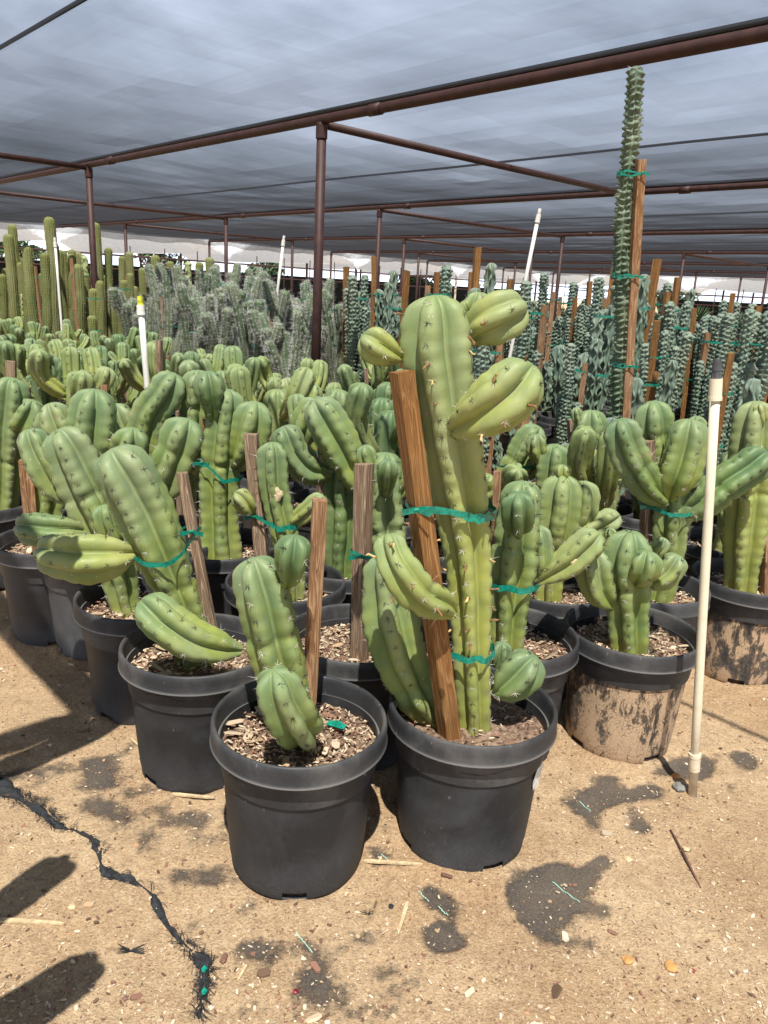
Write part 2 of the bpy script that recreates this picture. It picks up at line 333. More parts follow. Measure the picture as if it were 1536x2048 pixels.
def catmull(P, n):
    P = np.asarray(P, float); k = len(P)
    if k == 2:
        t = np.linspace(0, 1, n)[:, None]; return P[0]*(1-t)+P[1]*t
    Q = np.vstack([2*P[0]-P[1], P, 2*P[-1]-P[-2]]); out = []
    for u in np.linspace(0, k-1, n):
        i = min(int(u), k-2); t = u-i; a, b, c, d = Q[i], Q[i+1], Q[i+2], Q[i+3]
        out.append(.5*((2*b)+(-a+c)*t+(2*a-5*b+4*c-d)*t*t+(-a+3*b-3*c+d)*t**3))
    return np.array(out)

STY = {
 'candle': dict(ribs=5, depth=.50, pw=.86, are=.04, cren=.045, spr=10, step=.009),
 'candle_lo': dict(ribs=5, depth=.48, pw=.8, are=.042, cren=.03, spr=6, step=.022),
 'wavy': dict(ribs=5, depth=.74, pw=2.2, are=.055, cren=.22, spr=6, step=.012, wob=.42, wl=.10),
 'knob': dict(ribs=7, depth=.34, pw=1.2, are=.03, cren=.40, spr=6, step=.0075, wob=.3, wl=.045, lump=.25),
 'spiny': dict(ribs=8, depth=.26, pw=.9, are=.03, cren=.16, spr=4, step=.015),
 'golden': dict(ribs=14, depth=.16, pw=.9, are=.03, cren=.03, spr=4, step=.03),
 'lumpy': dict(ribs=5, depth=.28, pw=1.1, are=.05, cren=.10, spr=6, step=.018, wob=.5, wl=.11, lump=.35),
}
def stem_geo(pts, rad, style, phase=0.0, rnd=None, step=None, tipk=1.0):
    """ribbed stem. pts: foot..tip, rad at each point but the tip (the tip closes as a dome)"""
    S = STY[style]; st = step or S['step']
    P = np.array([list(p) for p in pts], float)
    seg = np.linalg.norm(np.diff(P, axis=0), axis=1); Ltot = seg.sum(); n = max(10, int(Ltot/st))
    C = catmull(P, n*2); s = np.concatenate([[0], np.cumsum(np.linalg.norm(np.diff(C, axis=0), axis=1))]); Lc = s[-1]
    # more rings near the tip
    rl = float(rad[-1])*tipk
    body = np.linspace(0, Lc-rl, max(4, int((Lc-rl)/st))) if Lc > rl*1.15 else np.array([0.])
    a0 = max(0, Lc-rl) if Lc > rl*1.15 else 0.0
    th = np.linspace(0, math.pi/2, 11)[1:]; cap = a0+(Lc-a0)*np.sin(th)
    ss = np.concatenate([body, cap]); ss = np.clip(ss, 0, Lc)
    CP = np.stack([np.interp(ss, s, C[:, k]) for k in range(3)], 1)
    # radius along
    key_s = np.concatenate([[0], np.cumsum(seg)])*(Lc/Ltot); kr = list(rad)+[rad[-1]]
    xs = np.linspace(0, len(kr)-1, 80); rs = catmull(np.array(kr, float)[:, None].repeat(2, 1), 80)[:, 0]; sx_ = np.interp(xs, range(len(kr)), key_s)
    rr = np.interp(ss, sx_, rs); rr = np.maximum(rr, .003)
    q = np.clip((ss-a0)/max(1e-6, (Lc-a0)), 0, 1); dome = np.clip(1-q**2.6, 0, 1)**.47; rr = rr*dome
    T = np.gradient(CP, axis=0); T[-1] = T[-2] if np.linalg.norm(T[-1]) < 1e-9 else T[-1]; T /= np.maximum(1e-9, np.linalg.norm(T, axis=1))[:, None]
    x = np.cross(T[0], [0.3, 1, .1]); x /= np.linalg.norm(x)
    nr = S['ribs']; nth = nr*S['spr']; ang = np.arange(nth)*2*math.pi/nth
    V = []; cv = []; spn = []
    rnd = random.random() if rnd is None else rnd
    off = random.random()*9; joint = random.uniform(.3, .7)*Lc if (Lc > .3 and style.startswith('candle') and rnd != .1) else -9
    next_a = S['are']*.6; tipd = S['depth']
    wlr = S.get('wl', .1)*random.uniform(.7, 1.5)
    ofs = [random.random()*(1.0 if style in ('knob', 'spiny') else .8) for _ in range(nr)]
    for i in range(len(ss)):
        x = x-T[i]*x.dot(T[i]); x /= np.linalg.norm(x); y = np.cross(T[i], x)
        wob = S.get('wob', 0)
        ph = phase+.12*math.sin(ss[i]*4+off)
        if wob: base = np.cos(nr*(ang)/2)
        tt = ang+0.0
        cs = np.abs(np.cos(nr*ang/2))**S['pw']
        if wob:
            ribi = np.round(ang/(2*math.pi/nr)) % nr
            dth = wob*np.sin(ss[i]*2*math.pi/wlr+ribi*2.1+off)*cs
        else: dth = .03*np.sin(ss[i]*2*math.pi/.11+off+ang*2)*cs
        cren = 1-S['cren']*(.5+.5*np.cos(2*math.pi*(ss[i]/S['are']+np.array(ofs)[(np.round(ang/(2*math.pi/nr)) % nr).astype(int)])))*cs
        r_ = rr[i]*((1-tipd)+tipd*cs)*cren
        r_ = r_*(1+.035*math.sin(ss[i]*17+off)+.012*math.sin(ss[i]*31+off*2))*(1-.13*math.exp(-((ss[i]-joint)/.011)**2))
        if S.get('lump'): r_ = r_*(1+S['lump']*np.array([noise.noise(Vector((math.cos(a_)*1.1, math.sin(a_)*1.1, ss[i]*22+off*3))) for a_ in ang]))
        a = ang+dth+ph
        ring = CP[i]+(np.cos(a)[:, None]*x+np.sin(a)[:, None]*y)*r_[:, None]
        V.append(ring); al = ss[i]/Lc
        cv += [(al, float(c_), rnd, 1) for c_ in cs]
    V = np.concatenate(V)
    # a small dimple at the apex
    V = V.tolist(); apex = CP[-1]-T[-1]*rl*.04; V.append(list(apex)); cv.append((1, .5, rnd, 1))
    Fc = []
    m_ = len(ss)
    for i in range(m_-1):
        for k in range(nth):
            k2 = (k+1) % nth; Fc.append((i*nth+k, i*nth+k2, (i+1)*nth+k2, (i+1)*nth+k))
    for k in range(nth): Fc.append(((m_-1)*nth+k, (m_-1)*nth+(k+1) % nth, m_*nth))
    # areoles: on rib crests
    are = []
    for rb in range(nr):
        kk = rb*S['spr']
        kpos = (1-ofs[rb])*S['are']
        while kpos < Lc-.002:
            i = int(np.argmin(np.abs(ss-kpos)))
            if rr[i] > .004:
                p = np.array(V[i*nth+kk]); nrm = p-CP[i]; nn = np.linalg.norm(nrm)
                if nn > 1e-6:
                    nrm = nrm/nn+T[i]*(q[i]**2)*1.2; nrm /= np.linalg.norm(nrm); are.append((p, nrm, T[i], kpos/Lc))
            kpos += S['are']
    return V, Fc, cv, are
def spines_geo(mb, are, n=6, ln=(.007, .016), wd=.0011, central=.023, dark=.62, skip=0.0, spread=1.0):
    for p, nrm, T, al in are:
        if random.random() < skip: continue
        nrm = Vector(nrm); p = Vector(p); x = Vector(T); x = (x-nrm*x.dot(nrm)).normalized(); y = nrm.cross(x)
        mi = 1 if (al > dark and random.random() < .85) or random.random() < .4 else 0
        for k in range(n+1):
            if k < n:
                a = 2*math.pi*(k+random.random()*.6)/n; d = ((x*math.cos(a)+y*math.sin(a))*spread+nrm*random.uniform(.25, .8)).normalized(); l_ = random.uniform(*ln)
            else:
                if random.random() < .35: continue
                d = (nrm+x*random.uniform(-.4, .4)+y*random.uniform(-.4, .4)).normalized(); l_ = central*random.uniform(.7, 1.4)
            o = d.orthogonal().normalized()*wd; o2 = d.cross(o)
            b_ = p-nrm*.0015
            mb.add([b_+o, b_-o*.5+o2*.87, b_-o*.5-o2*.87, b_+d*l_], [(0, 1, 3), (1, 2, 3), (2, 0, 3)], mi)

# ------------------------------------------------------------------ pots
def lathe(profile, n=72, wob=0, seed=0, hole=None):
    V = []; Fc = []; rs = random.Random(seed); a1, a2 = rs.random()*6, rs.random()*6
    for i, (r_, z) in enumerate(profile):
        for k in range(n):
            a = 2*math.pi*k/n; rw = r_*(1+wob*math.sin(2*a+a1)+wob*.5*math.sin(3*a+a2))
            V.append((math.cos(a)*rw, math.sin(a)*rw, z))
    for i in range(len(profile)-1):
        for k in range(n):
            if hole and hole(i, k): continue
            k2 = (k+1) % n; Fc.append((i*n+k, i*n+k2, (i+1)*n+k2, (i+1)*n+k))
    return V, Fc
PZ = .39; SOIL = .318
body_prof = [(.02, .004), (.152, .004), (.160, .0), (.1635, .004), (.1645, .024), (.166, .03), (.1675, .036), (.172, .09), (.178, .18), (.184, .27), (.189, .325), (.190, .345)]
rim_prof = [(.1895, .344), (.203, .3385), (.2105, .337), (.2145, .339), (.2128, .3435), (.2115, .347), (.2120, .365), (.2118, .378), (.2100, .387), (.2065, .3915), (.2025, .3905), (.1995, .386), (.1985, .378), (.1955, .34), (.1925, .30), (.189, .27)]
POTM = []
for s_ in range(3):
    holes = [s_*3+k*18 for k in range(4)]
    V, Fc = lathe(body_prof, 72, .006, s_, lambda i, k: i in (2, 3) and any(h <= k < h+4 for h in holes))
    V2, F2 = lathe([(.149, .002), (.150, .04)], 72, .006, s_)
    me1 = (V, Fc); o1 = MB(); o1.add(V, Fc, 0); o1.add(V2, F2, 1)
    Vr, Fr = lathe(rim_prof, 72, .008, s_)
    POTM.append((o1, (Vr, Fr)))
_potcache = {}
def add_pot(root, kind='pot', var=None, scale=1.0, rz=None):
    var = random.randrange(3) if var is None else var
    key = (kind, var)
    if key not in _potcache:
        ob_, (Vr, Fr) = POTM[var]
        p = ob_.build('pot', [M[kind], M['dirt_in']], root, True); rm = mesh_obj('rim', Vr, Fr, M['pot_faded'] if kind == 'pot_faded' else M['rim'], p, True)
        _potcache[key] = (p.data, rm.data)
    else:
        p = bpy.data.objects.new('pot', _potcache[key][0]); COL.objects.link(p); p.parent = root
        rm = bpy.data.objects.new('rim', _potcache[key][1]); COL.objects.link(rm); rm.parent = p
    p.rotation_euler = (0, 0, random.random()*6.28 if rz is None else rz); p.scale = (scale,)*3
    return p
CHIPC = [(.46, .35, .23), (.56, .45, .32), (.4, .28, .17), (.24, .13, .09), (.14, .09, .06), (.62, .52, .39), (.5, .4, .28)]
def chip(mb, c, l_, w_, h_, flat=.35):
    rt = (Matrix.Rotation(random.random()*6.28, 3, 'Z') @ Matrix.Rotation(random.uniform(-flat, flat), 3, 'Y') @ Matrix.Rotation(random.uniform(-flat, flat)*2, 3, 'X'))
    col = random.choice(CHIPC); k = random.uniform(.75, 1.2); col = tuple(min(.8, x*k) for x in col)
    vs = [Vector((-l_/2, 0, 0)), Vector((-l_*.3, w_/2, 0)), Vector((l_*.35, w_/2*random.uniform(.5, 1), 0)), Vector((l_/2, 0, 0)), Vector((l_*.3, -w_/2, 0)), Vector((-l_*.35, -w_/2*random.uniform(.5, 1), 0))]
    top = [rt @ (v+Vector((0, 0, h_)))+Vector(c) for v in vs]; bot = [rt @ v+Vector(c) for v in vs]
    n = 6; mb.add(bot+top, [tuple(range(n-1, -1, -1)), tuple(range(n, 2*n))]+[(i, (i+1) % n, n+(i+1) % n, n+i) for i in range(n)], 0, col)
def soil_mesh(nchip, seed, big=True):
    random.seed(seed); V = []; Fc = []; nr_, nt_ = 12, 48
    for i in range(nr_+1):
        for k in range(nt_):
            a = 2*math.pi*k/nt_; r_ = .1935*i/nr_; x, y = r_*math.cos(a), r_*math.sin(a)
            V.append((x, y, SOIL+.012*noise.noise(Vector((x*14, y*14, seed)))+.006*noise.noise(Vector((x*60, y*60, seed)))-(.006 if i == nr_ else 0)))
    for i in range(nr_):
        for k in range(nt_): Fc.append((i*nt_+k, i*nt_+(k+1) % nt_, (i+1)*nt_+(k+1) % nt_, (i+1)*nt_+k))
    mb = MB(); mb.add(V, Fc, 1, (.1, .1, .1))
    for _ in range(nchip):
        a = random.random()*6.28; r_ = .182*math.sqrt(random.random()); l_ = random.uniform(.006, .019) if random.random() > .04 else random.uniform(.03, .06)
        chip(mb, (r_*math.cos(a), r_*math.sin(a), SOIL+random.uniform(.004, .016)), l_, l_*random.uniform(.15, .45), .002)
    random.seed(seed+99); return mb
SOILS = []
for s_ in range(4):
    o = soil_mesh(900 if s_ < 3 else 140, 40+s_).build('mulch', [M['chips'], M['mulch']]); SOILS.append(o.data); bpy.data.objects.remove(o)
def add_soil(root, v=None, scale=1.0):
    o = bpy.data.objects.new('mulch', SOILS[random.randrange(3) if v is None else v]); COL.objects.link(o); o.parent = root; o.rotation_euler = (0, 0, random.random()*6.28); o.scale = (scale,)*3; return o

# ------------------------------------------------------------------ stakes, ties
def add_stake(root, foot, top, wd=.038, m='wood_grey', rz=.6, name='stake', dp=None):
    foot = Vector(foot); top = Vector(top); d = (top-foot); L_ = d.length; dz = d.normalized()
    dp = dp or wd
    V = []; Fc = []; nz_ = 10; prof = []
    c = .08
    base = [(-1, -1+c), (-1+c, -1), (1-c, -1), (1, -1+c), (1, 1-c), (1-c, 1), (-1+c, 1), (-1, 1-c)]
    for i in range(nz_+1):
        z = L_*i/nz_; bow = .003*math.sin(math.pi*i/nz_)
        for bx, by in base:
            V.append((bx*wd/2+bow+random.uniform(-.0007, .0007), by*dp/2+random.uniform(-.0007, .0007), z+(random.uniform(-.003, .003) if i == nz_ else 0)))
    for i in range(nz_):
        for k in range(8): Fc.append((i*8+k, i*8+(k+1) % 8, (i+1)*8+(k+1) % 8, (i+1)*8+k))
    Fc.append(tuple(nz_*8+k for k in range(8)))
    o = mesh_obj(name, V, Fc, M[m], root)
    q = dz.to_track_quat('Z', 'Y').to_matrix().to_4x4() @ Matrix.Rotation(rz, 4, 'Z')
    o.matrix_local = Matrix.Translation(foot) @ q
    return o
def hull2(pts):
    pts = sorted(set(pts)); 
    def cross(o, a, b): return (a[0]-o[0])*(b[1]-o[1])-(a[1]-o[1])*(b[0]-o[0])
    lo = []
    for p in pts:
        while len(lo) >= 2 and cross(lo[-2], lo[-1], p) <= 0: lo.pop()
        lo.append(p)
    up = []
    for p in reversed(pts):
        while len(up) >= 2 and cross(up[-2], up[-1], p) <= 0: up.pop()
        up.append(p)
    return lo[:-1]+up[:-1]
def add_tie(root, c1, r1, c2, r2, width=.016, knot=True, loops=1):
    """green nursery tape looped round a stem (c1) and a stake (c2)"""
    c1 = Vector(c1); c2 = Vector(c2); mb = MB()
    for lp in range(loops):
        dz = (lp-(loops-1)/2)*width*1.1
        pts = []
        for c, r_, nn in ((c1, r1*1.06, 9), (c2, r2, 4)):
            a0 = random.random()
            for k in range(nn):
                a = a0+2*math.pi*k/nn; pts.append((round(c.x+r_*math.cos(a), 5), round(c.y+r_*math.sin(a), 5)))
        H_ = hull2(pts); ax = (c2-c1); axl = max(1e-5, ax.x**2+ax.y**2)
        V = []; Fc = []; n = 0; ring = []
        for i in range(len(H_)):
            a = H_[i]; b_ = H_[(i+1) % len(H_)]; m_ = 4
            for k in range(m_): ring.append((a[0]+(b_[0]-a[0])*k/m_, a[1]+(b_[1]-a[1])*k/m_))
        for i, (x, y) in enumerate(ring):
            tt = ((x-c1.x)*ax.x+(y-c1.y)*ax.y)/axl; z = c1.z+(c2.z-c1.z)*min(1, max(0, tt))+dz+.002*math.sin(i*1.3+lp); ww = width*(1-.35*min(1, max(0, tt)))*(1+.28*math.sin(i*2.1+lp*3+x*90)); z += .0035*math.sin(i*.9+y*60)
            V += [(x, y, z-ww/2), (x, y, z+ww/2)]
        n = len(ring)
        for i in range(n): j = (i+1) % n; Fc.append((2*i, 2*j, 2*j+1, 2*i+1))
        mb.add(V, Fc)
    if knot:
        d = (c2-c1); d.z = 0; d.normalize(); k0 = c2+d*r2*.2+Vector((0, -r2*.95, 0)); k0.z = c2.z
        mb.tube([k0+Vector((-.006, -.004, 0)), k0+Vector((.006, -.006, .002))], [.005, .006], 6)
        for sgn in (-1, 1):
            mb.add([k0+Vector((0, -.006, .004)), k0+Vector((0, -.006, -.004)), k0+Vector((sgn*.03, -.01, -.012)), k0+Vector((sgn*.034, -.012, .004))], [(0, 1, 2, 3)])
    return mb.build('tie', M['ribbon'], root)

# ------------------------------------------------------------------ hand placed candle cacti
POTPOS = []
def pt(x, y, Y, origin):
    return plane(x, y, Y)-origin
def px2m(p, Y, z=.45):   # half-width in photo pixels at distance Y and height z -> metres
    return p*(Y*math.cos(PITCH)+(CH-z)*math.sin(PITCH))/F
def candle(rimx, rimy, stems, label, pot='pot', stake=None, ties=(), mt='candle', group='blue candle cacti in black nursery pots', potscale=1.0, spn=6, soil=None, extra=None, rz=None, foot=True, stakes=()):
    o3 = gnd(rimx, rimy, PZ*potscale); org = Vector((o3.x, o3.y, 0)); Y0 = org.y
    root = thing('potted_cactus', org, label, 'cactus', group); POTPOS.append((org.x, org.y))
    pp = add_pot(root, pot, scale=potscale, rz=rz); add_soil(root, soil, potscale)
    info = []; geo = []
    for si, s_ in enumerate(stems):
        m_ = mt
        if isinstance(s_, tuple): s_, opts = s_
        else: opts = {}
        pts = []; rad = []
        for (x, y, r_, dy) in s_:
            Y = Y0+dy; p = pt(x, y, Y, org); pts.append(p); rad.append(px2m(r_, Y, p.z))
        rad = rad[:-1]
        if si == 0 and foot:   # run the trunk down into the mulch
            p0 = pts[0]
            if p0.z > SOIL-.02: pts.insert(0, Vector((p0.x*.7, p0.y*.7, SOIL-.03))); rad.insert(0, rad[0]*.95)
        if opts.get('foot'):
            p0 = pts[0]; pts.insert(0, Vector((p0.x*.6, p0.y*.6, SOIL-.03))); rad.insert(0, rad[0]*.9)
        V, Fc, cv, are = stem_geo(pts, rad, 'candle', opts.get('ph', random.random()), opts.get('rnd'), tipk=opts.get('tipk', 1.0))
        o = mesh_obj('stem' if si == 0 else 'arm', V, Fc, M[opts.get('m', m_)], root, True, None, cv)
        sb = MB(); spines_geo(sb, are, spn); sb.build('spines', [M['spine_light'], M['spine_dark']], o)
        info.append((pts, rad)); geo.append((V, are))
    sts = []
    for st in (([stake] if stake else [])+list(stakes)):
        x1, y1, x2, y2, wpx, dy, mm_ = st[:7]; dy2 = st[7] if len(st) > 7 else dy
        top = pt(x1, y1, Y0+dy2, org); ft = pt(x2, y2, Y0+dy, org)
        if ft.z > SOIL-.03: d_ = (ft-top).normalized(); ft = ft+d_*((ft.z-SOIL+.03)/max(.2, -d_.z))
        sts.append((ft, top, px2m(wpx, Y0+dy))); add_stake(root, ft, top, px2m(wpx*.86, Y0+dy, .8), mm_, st[8] if len(st) > 8 else .25)
    for (si, y1, y2, wd) in ties:       # tie stem si at photo height y1 to the stake at photo height y2
        pts, rad = info[si]; z1 = pt(768, y1, Y0, org).z; best = None
        C = catmull([list(p) for p in pts], 60); rr_ = np.interp(np.linspace(0, len(pts)-1, 60), range(len(pts)), rad+[rad[-1]])
        pr = [proj(Vector(c)+org)[1] for c in C]; k = int(np.argmin(np.abs(np.array(pr)-y1))); c1 = Vector(C[k]); r1 = rr_[k]*1.05
        if sts:
            ft, top, sw = sts[0]; tt = [proj(ft.lerp(top, u)+org)[1] for u in np.linspace(0, 1, 60)]; u = int(np.argmin(np.abs(np.array(tt)-y2)))/59; c2 = ft.lerp(top, u); add_tie(root, c1, r1*1.02, c2, sw*.74, wd)
    if extra: extra(root, org, Y0, info, geo)
    return root
def buds(root, org, geo, sel):
    """dried flowers on areoles that face the aisle"""
    for si, n, lo, hi in sel:
        c = [a for a in geo[si][1] if a[1][1] < .15 and lo < a[3] < hi]; random.shuffle(c)
        for p, nrm, T, al in c[:n]:
            p = Vector(p); d = (Vector(nrm)+Vector((random.uniform(-.5, .5), 0, random.uniform(-.9, .3)))).normalized(); e = d.orthogonal().normalized()*random.uniform(-.004, .004); k = random.uniform(.6, 1.05); mb = MB()
            mb.tube([p-d*.004, p+d*.004*k, p+d*.009*k+e, p+d*.017*k+e*2, p+d*.024*k+e], [.0016, .0034*k, .0022*k, .0034*k, .0008], 6)
            mb.build('dried_flower', M['bud2' if random.random() < .3 else 'bud'], root, True)
def scar(root, org, geo, si, x, y, w_, h_):
    """corky wound following the skin round the vertex seen nearest to (x, y)"""
    V = geo[si][0]; best = min(range(len(V)), key=lambda k: (lambda q: math.hypot(q[0]-x, q[1]-y)+260*V[k][1])(proj(Vector(V[k])+org)))
    c = Vector(V[best]); pts = [Vector(v) for v in V if (Vector(v)-c).length < .03]; n_ = Vector((0, -1, .35)).normalized()
    mb = MB(); vs = [c+n_*.001]; n = 20
    for ri, (rr_, dd) in enumerate(((.4, -.001), (.75, .0025), (1, -.003))):
        for k in range(n):
            a = 2*math.pi*k/n; q = rr_*(1+.22*math.sin(3*a+1)+.14*math.sin(7*a)); vs.append(c+Vector((math.cos(a)*w_*q, 0, math.sin(a)*h_*q))+n_*(dd+random.uniform(-.0015, .0015))+Vector((0, .25*w_*q*q, 0)))
    fs = [(0, 1+k, 1+(k+1) % n) for k in range(n)]+[(1+r_*n+k, 1+(r_+1)*n+k, 1+(r_+1)*n+(k+1) % n, 1+r_*n+(k+1) % n) for r_ in range(2) for k in range(n)]
    mb.add(vs, fs); mb.build('scar', M['scar'], root, True)

# --- front left pot
def ex1(root, org, Y0, info, geo):
    mb = MB(); c = Vector((.085, .045, SOIL+.022)); rt = Matrix.Rotation(-.5, 3, 'Z'); vs = [rt @ Vector(v)+c for v in ((-.026, -.008, 0), (.026, -.008, .004), (.026, .008, .006), (0, .009, .012), (-.026, .008, .002))]
    mb.add(vs, [(0, 1, 2, 3, 4)]); mb.build('tape_scrap', M['ribbon'], root)
candle(600, 1432, [
  [(588, 1430, 50, .02), (566, 1350, 54, .0), (545, 1270, 58, -.01), (530, 1200, 60, -.02), (518, 1160, 58, -.02), (506, 1116, 0, -.02)],
  ([(572, 1172, 10, -.03), (580, 1145, 30, -.06), (585, 1112, 39, -.08), (590, 1070, 0, -.08)], dict(m='candle_dark', ph=.1)),
  ([(604, 1452, 16, -.0), (604, 1462, 46, -.06), (588, 1440, 53, -.12), (562, 1392, 50, -.15), (546, 1340, 0, -.16)], dict(ph=.5))],
  'leaning cactus in the front left pot, thick arm drooping over the rim', stake=(640, 1000, 616, 1462, 34, .05, 'wood_tan', .05, .12), extra=ex1, rz=R(-128)+.05)
# --- front right pot, the biggest plant
def ex2(root, org, Y0, info, geo):
    buds(root, org, geo, [(0, 26, .25, .98), (1, 5, .3, 1), (2, 2, .3, 1), (5, 6, .3, 1)])
    p = pt(775, 1080, Y0-.15, org); mb = MB(); mb.tube([p+Vector((0, 0, -.008)), p+Vector((0, 0, -.004)), p+Vector((0, -.002, .004)), p+Vector((0, -.002, .009))], [.003, .008, .008, .002], 8); mb.build('fruit', M['berry'], root, True)
    # second tie, low on the trunk
    pts, rad = info[0]; c1 = pt(943, 1300, Y0-.01, org); add_tie(root, c1, .056, c1+Vector((-.085, -.0, .01)), .02, .018, False)
    # torn white label on the pot wall
    mb = MB(); rows = [(.0, .20, .03, .0), (.25, .22, .05, .004), (.5, .235, .062, .012), (.75, .258, .06, .012), (1, .292, .02, .02)]; V = []; Fc = []
    for t_, z, w_, o_ in rows:
        for k in range(5):
            a = R(-26)+(k/4-.5)*w_/.19+t_*.03; r_ = .166+(z/.335)*.024+.0015+(.006*(k/4)**2)+.002*math.sin(z*200+k); V.append((r_*math.cos(a), r_*math.sin(a), z+.01*math.sin(k*1.7)))
    for i in range(4):
        for k in range(4): Fc.append((i*5+k, i*5+k+1, i*5+k+6, i*5+k+5))
    mesh_obj('label', V, Fc, M['paper'], root, True)
candle(945, 1402, [
  ([(948, 1440, 35, -.0), (944, 1340, 40, -.01), (942, 1230, 42, -.01), (938, 1120, 50, -.01), (925, 1010, 60, -.01), (908, 900, 64, -.02), (890, 790, 72, -.03), (876, 700, 78, -.03), (872, 645, 74, -.03), (868, 590, 0, -.03)], dict(ph=.38, rnd=.1)),
  ([(898, 862, 12, -.06), (935, 842, 44, -.10), (985, 812, 66, -.13), (1022, 782, 68, -.13), (1066, 730, 0, -.12)], dict(rnd=.1)),
  ([(928, 690, 12, -.0), (955, 660, 40, -.01), (990, 640, 52, -.02), (1015, 628, 50, -.02), (1050, 612, 0, -.01)], dict(rnd=.2, ph=.2)),
  ([(925, 680, 20, .05), (940, 640, 40, .06), (955, 615, 36, .06), (962, 584, 0, .06)], dict(rnd=.2)),
  ([(800, 718, 10, -.03), (784, 710, 28, -.04), (762, 697, 38, -.04), (722, 672, 0, -.04)], dict(rnd=.2)),
  ([(906, 1228, 12, -.08), (880, 1208, 34, -.12), (835, 1185, 44, -.16), (800, 1140, 45, -.17), (785, 1110, 38, -.16), (774, 1068, 0, -.14)], dict(rnd=.0, ph=.9)),
  ([(862, 1430, 30, .02), (835, 1390, 48, .02), (800, 1310, 58, .04), (780, 1230, 58, .05), (770, 1170, 46, .05), (764, 1110, 0, .05)], dict(foot=True, ph=.6, rnd=.5, m='candle')),
  ([(988, 1388, 10, .0), (1005, 1378, 34, -.0), (1032, 1355, 47, -.0), (1072, 1312, 0, .0)], dict(m='candle_dark', rnd=.9)),
  ([(990, 1335, 8, .04), (998, 1322, 18, .04), (1002, 1310, 22, .04), (1004, 1284, 0, .04)], dict(m='candle_dark', rnd=.9))],
  'tallest many armed cactus, tied to an orange brown stake in the front right pot', mt='candle2', stake=(803, 742, 896, 1450, 43, -.055, 'wood_orange', -.075, .4), ties=((0, 1016, 1010, .022),), extra=ex2, soil=3, rz=R(-75))
# --- left row going back
candle(394, 1285, [
  [(390, 1300, 42, .02), (372, 1230, 46, .02), (345, 1160, 50, .01), (315, 1085, 56, 0), (288, 1020, 64, 0), (258, 960, 64, -.01), (222, 898, 0, -.02)],
  ([(272, 1108, 12, -.02), (235, 1112, 42, -.05), (180, 1115, 54, -.07), (130, 1112, 48, -.07), (76, 1100, 0, -.06)], dict(m='candle2', rnd=.3)),
  ([(482, 1300, 12, -.1), (440, 1296, 34, -.12), (385, 1280, 46, -.14), (335, 1248, 48, -.14), (282, 1200, 0, -.12)], dict(m='candle', rnd=.1)),
  ], 'left leaning cactus with green ribbon, second pot of the left edge row', stake=(364, 946, 425, 1258, 22, .03, 'wood_grey', .06, .3), ties=((0, 1110, 1060, .014),))
candle(285, 1188, [
  [(248, 1200, 32, .02), (232, 1120, 46, .02), (205, 1040, 56, .01), (168, 960, 60, 0), (142, 905, 54, -.01), (116, 858, 0, -.02)],
  [(150, 1008, 10, 0), (118, 975, 36, -.0), (88, 930, 42, -.01), (70, 895, 36, -.01), (56, 858, 0, -.01)],
  ([(172, 1064, 12, -.03), (135, 1062, 32, -.06), (90, 1060, 38, -.07), (34, 1052, 0, -.06)], dict(m='candle_dark')),
  [(236, 1096, 12, -.04), (228, 1072, 26, -.07), (214, 1044, 27, -.08), (205, 1010, 0, -.08)],
  [(300, 1010, 10, .05), (325, 975, 40, .05), (350, 915, 46, .05), (378, 838, 0, .06)]],
  'cactus with a dark horizontal arm, third pot of the left edge row')
candle(195, 1095, [
  [(170, 1090, 30, .02), (172, 1000, 36, .02), (180, 900, 50, .0), (186, 830, 50, 0), (190, 778, 0, 0)],
  ([(150, 900, 12, 0), (120, 860, 36, 0), (108, 830, 34, 0), (98, 806, 0, 0)], {}),
  ([(215, 960, 10, 0), (250, 910, 34, -.02), (262, 885, 40, -.04), (266, 855, 0, -.04)], {})],
  'cactus above the grey faded pot, fourth pot of the left edge row', pot='pot_faded', stake=(57, 905, 68, 1030, 16, .05, 'wood_tan'))
candle(105, 1075, [
  [(95, 1060, 30, .02), (100, 990, 34, .02), (105, 920, 40, 0), (110, 860, 40, 0), (112, 815, 0, 0)],
  [(130, 960, 10, 0), (150, 920, 34, 0), (165, 880, 36, 0), (170, 840, 0, 0)]],
  'upright cactus in the fifth pot of the left edge row, behind a tan stake', stake=(44, 920, 52, 1010, 14, .1, 'wood_tan'))
candle(-30, 1000, [[(10, 960, 30, 0), (12, 880, 36, 0), (20, 800, 38, 0), (24, 755, 0, 0)], [(20, 890, 10, 0), (45, 850, 34, 0), (60, 820, 30, 0), (66, 800, 0, 0)]],
  'cactus cut by the left frame edge in the sixth pot of its row', stake=(22, 722, 24, 1000, 20, .05, 'wood_grey'))
candle(20, 938, [[(40, 930, 30, 0), (60, 860, 34, 0), (0, 830, 36, 0), (-18, 780, 0, 0)]], 'cactus bending left at the left frame edge, behind two empty looking pots', stake=(52, 775, 60, 900, 18, .05, 'wood_tan'))
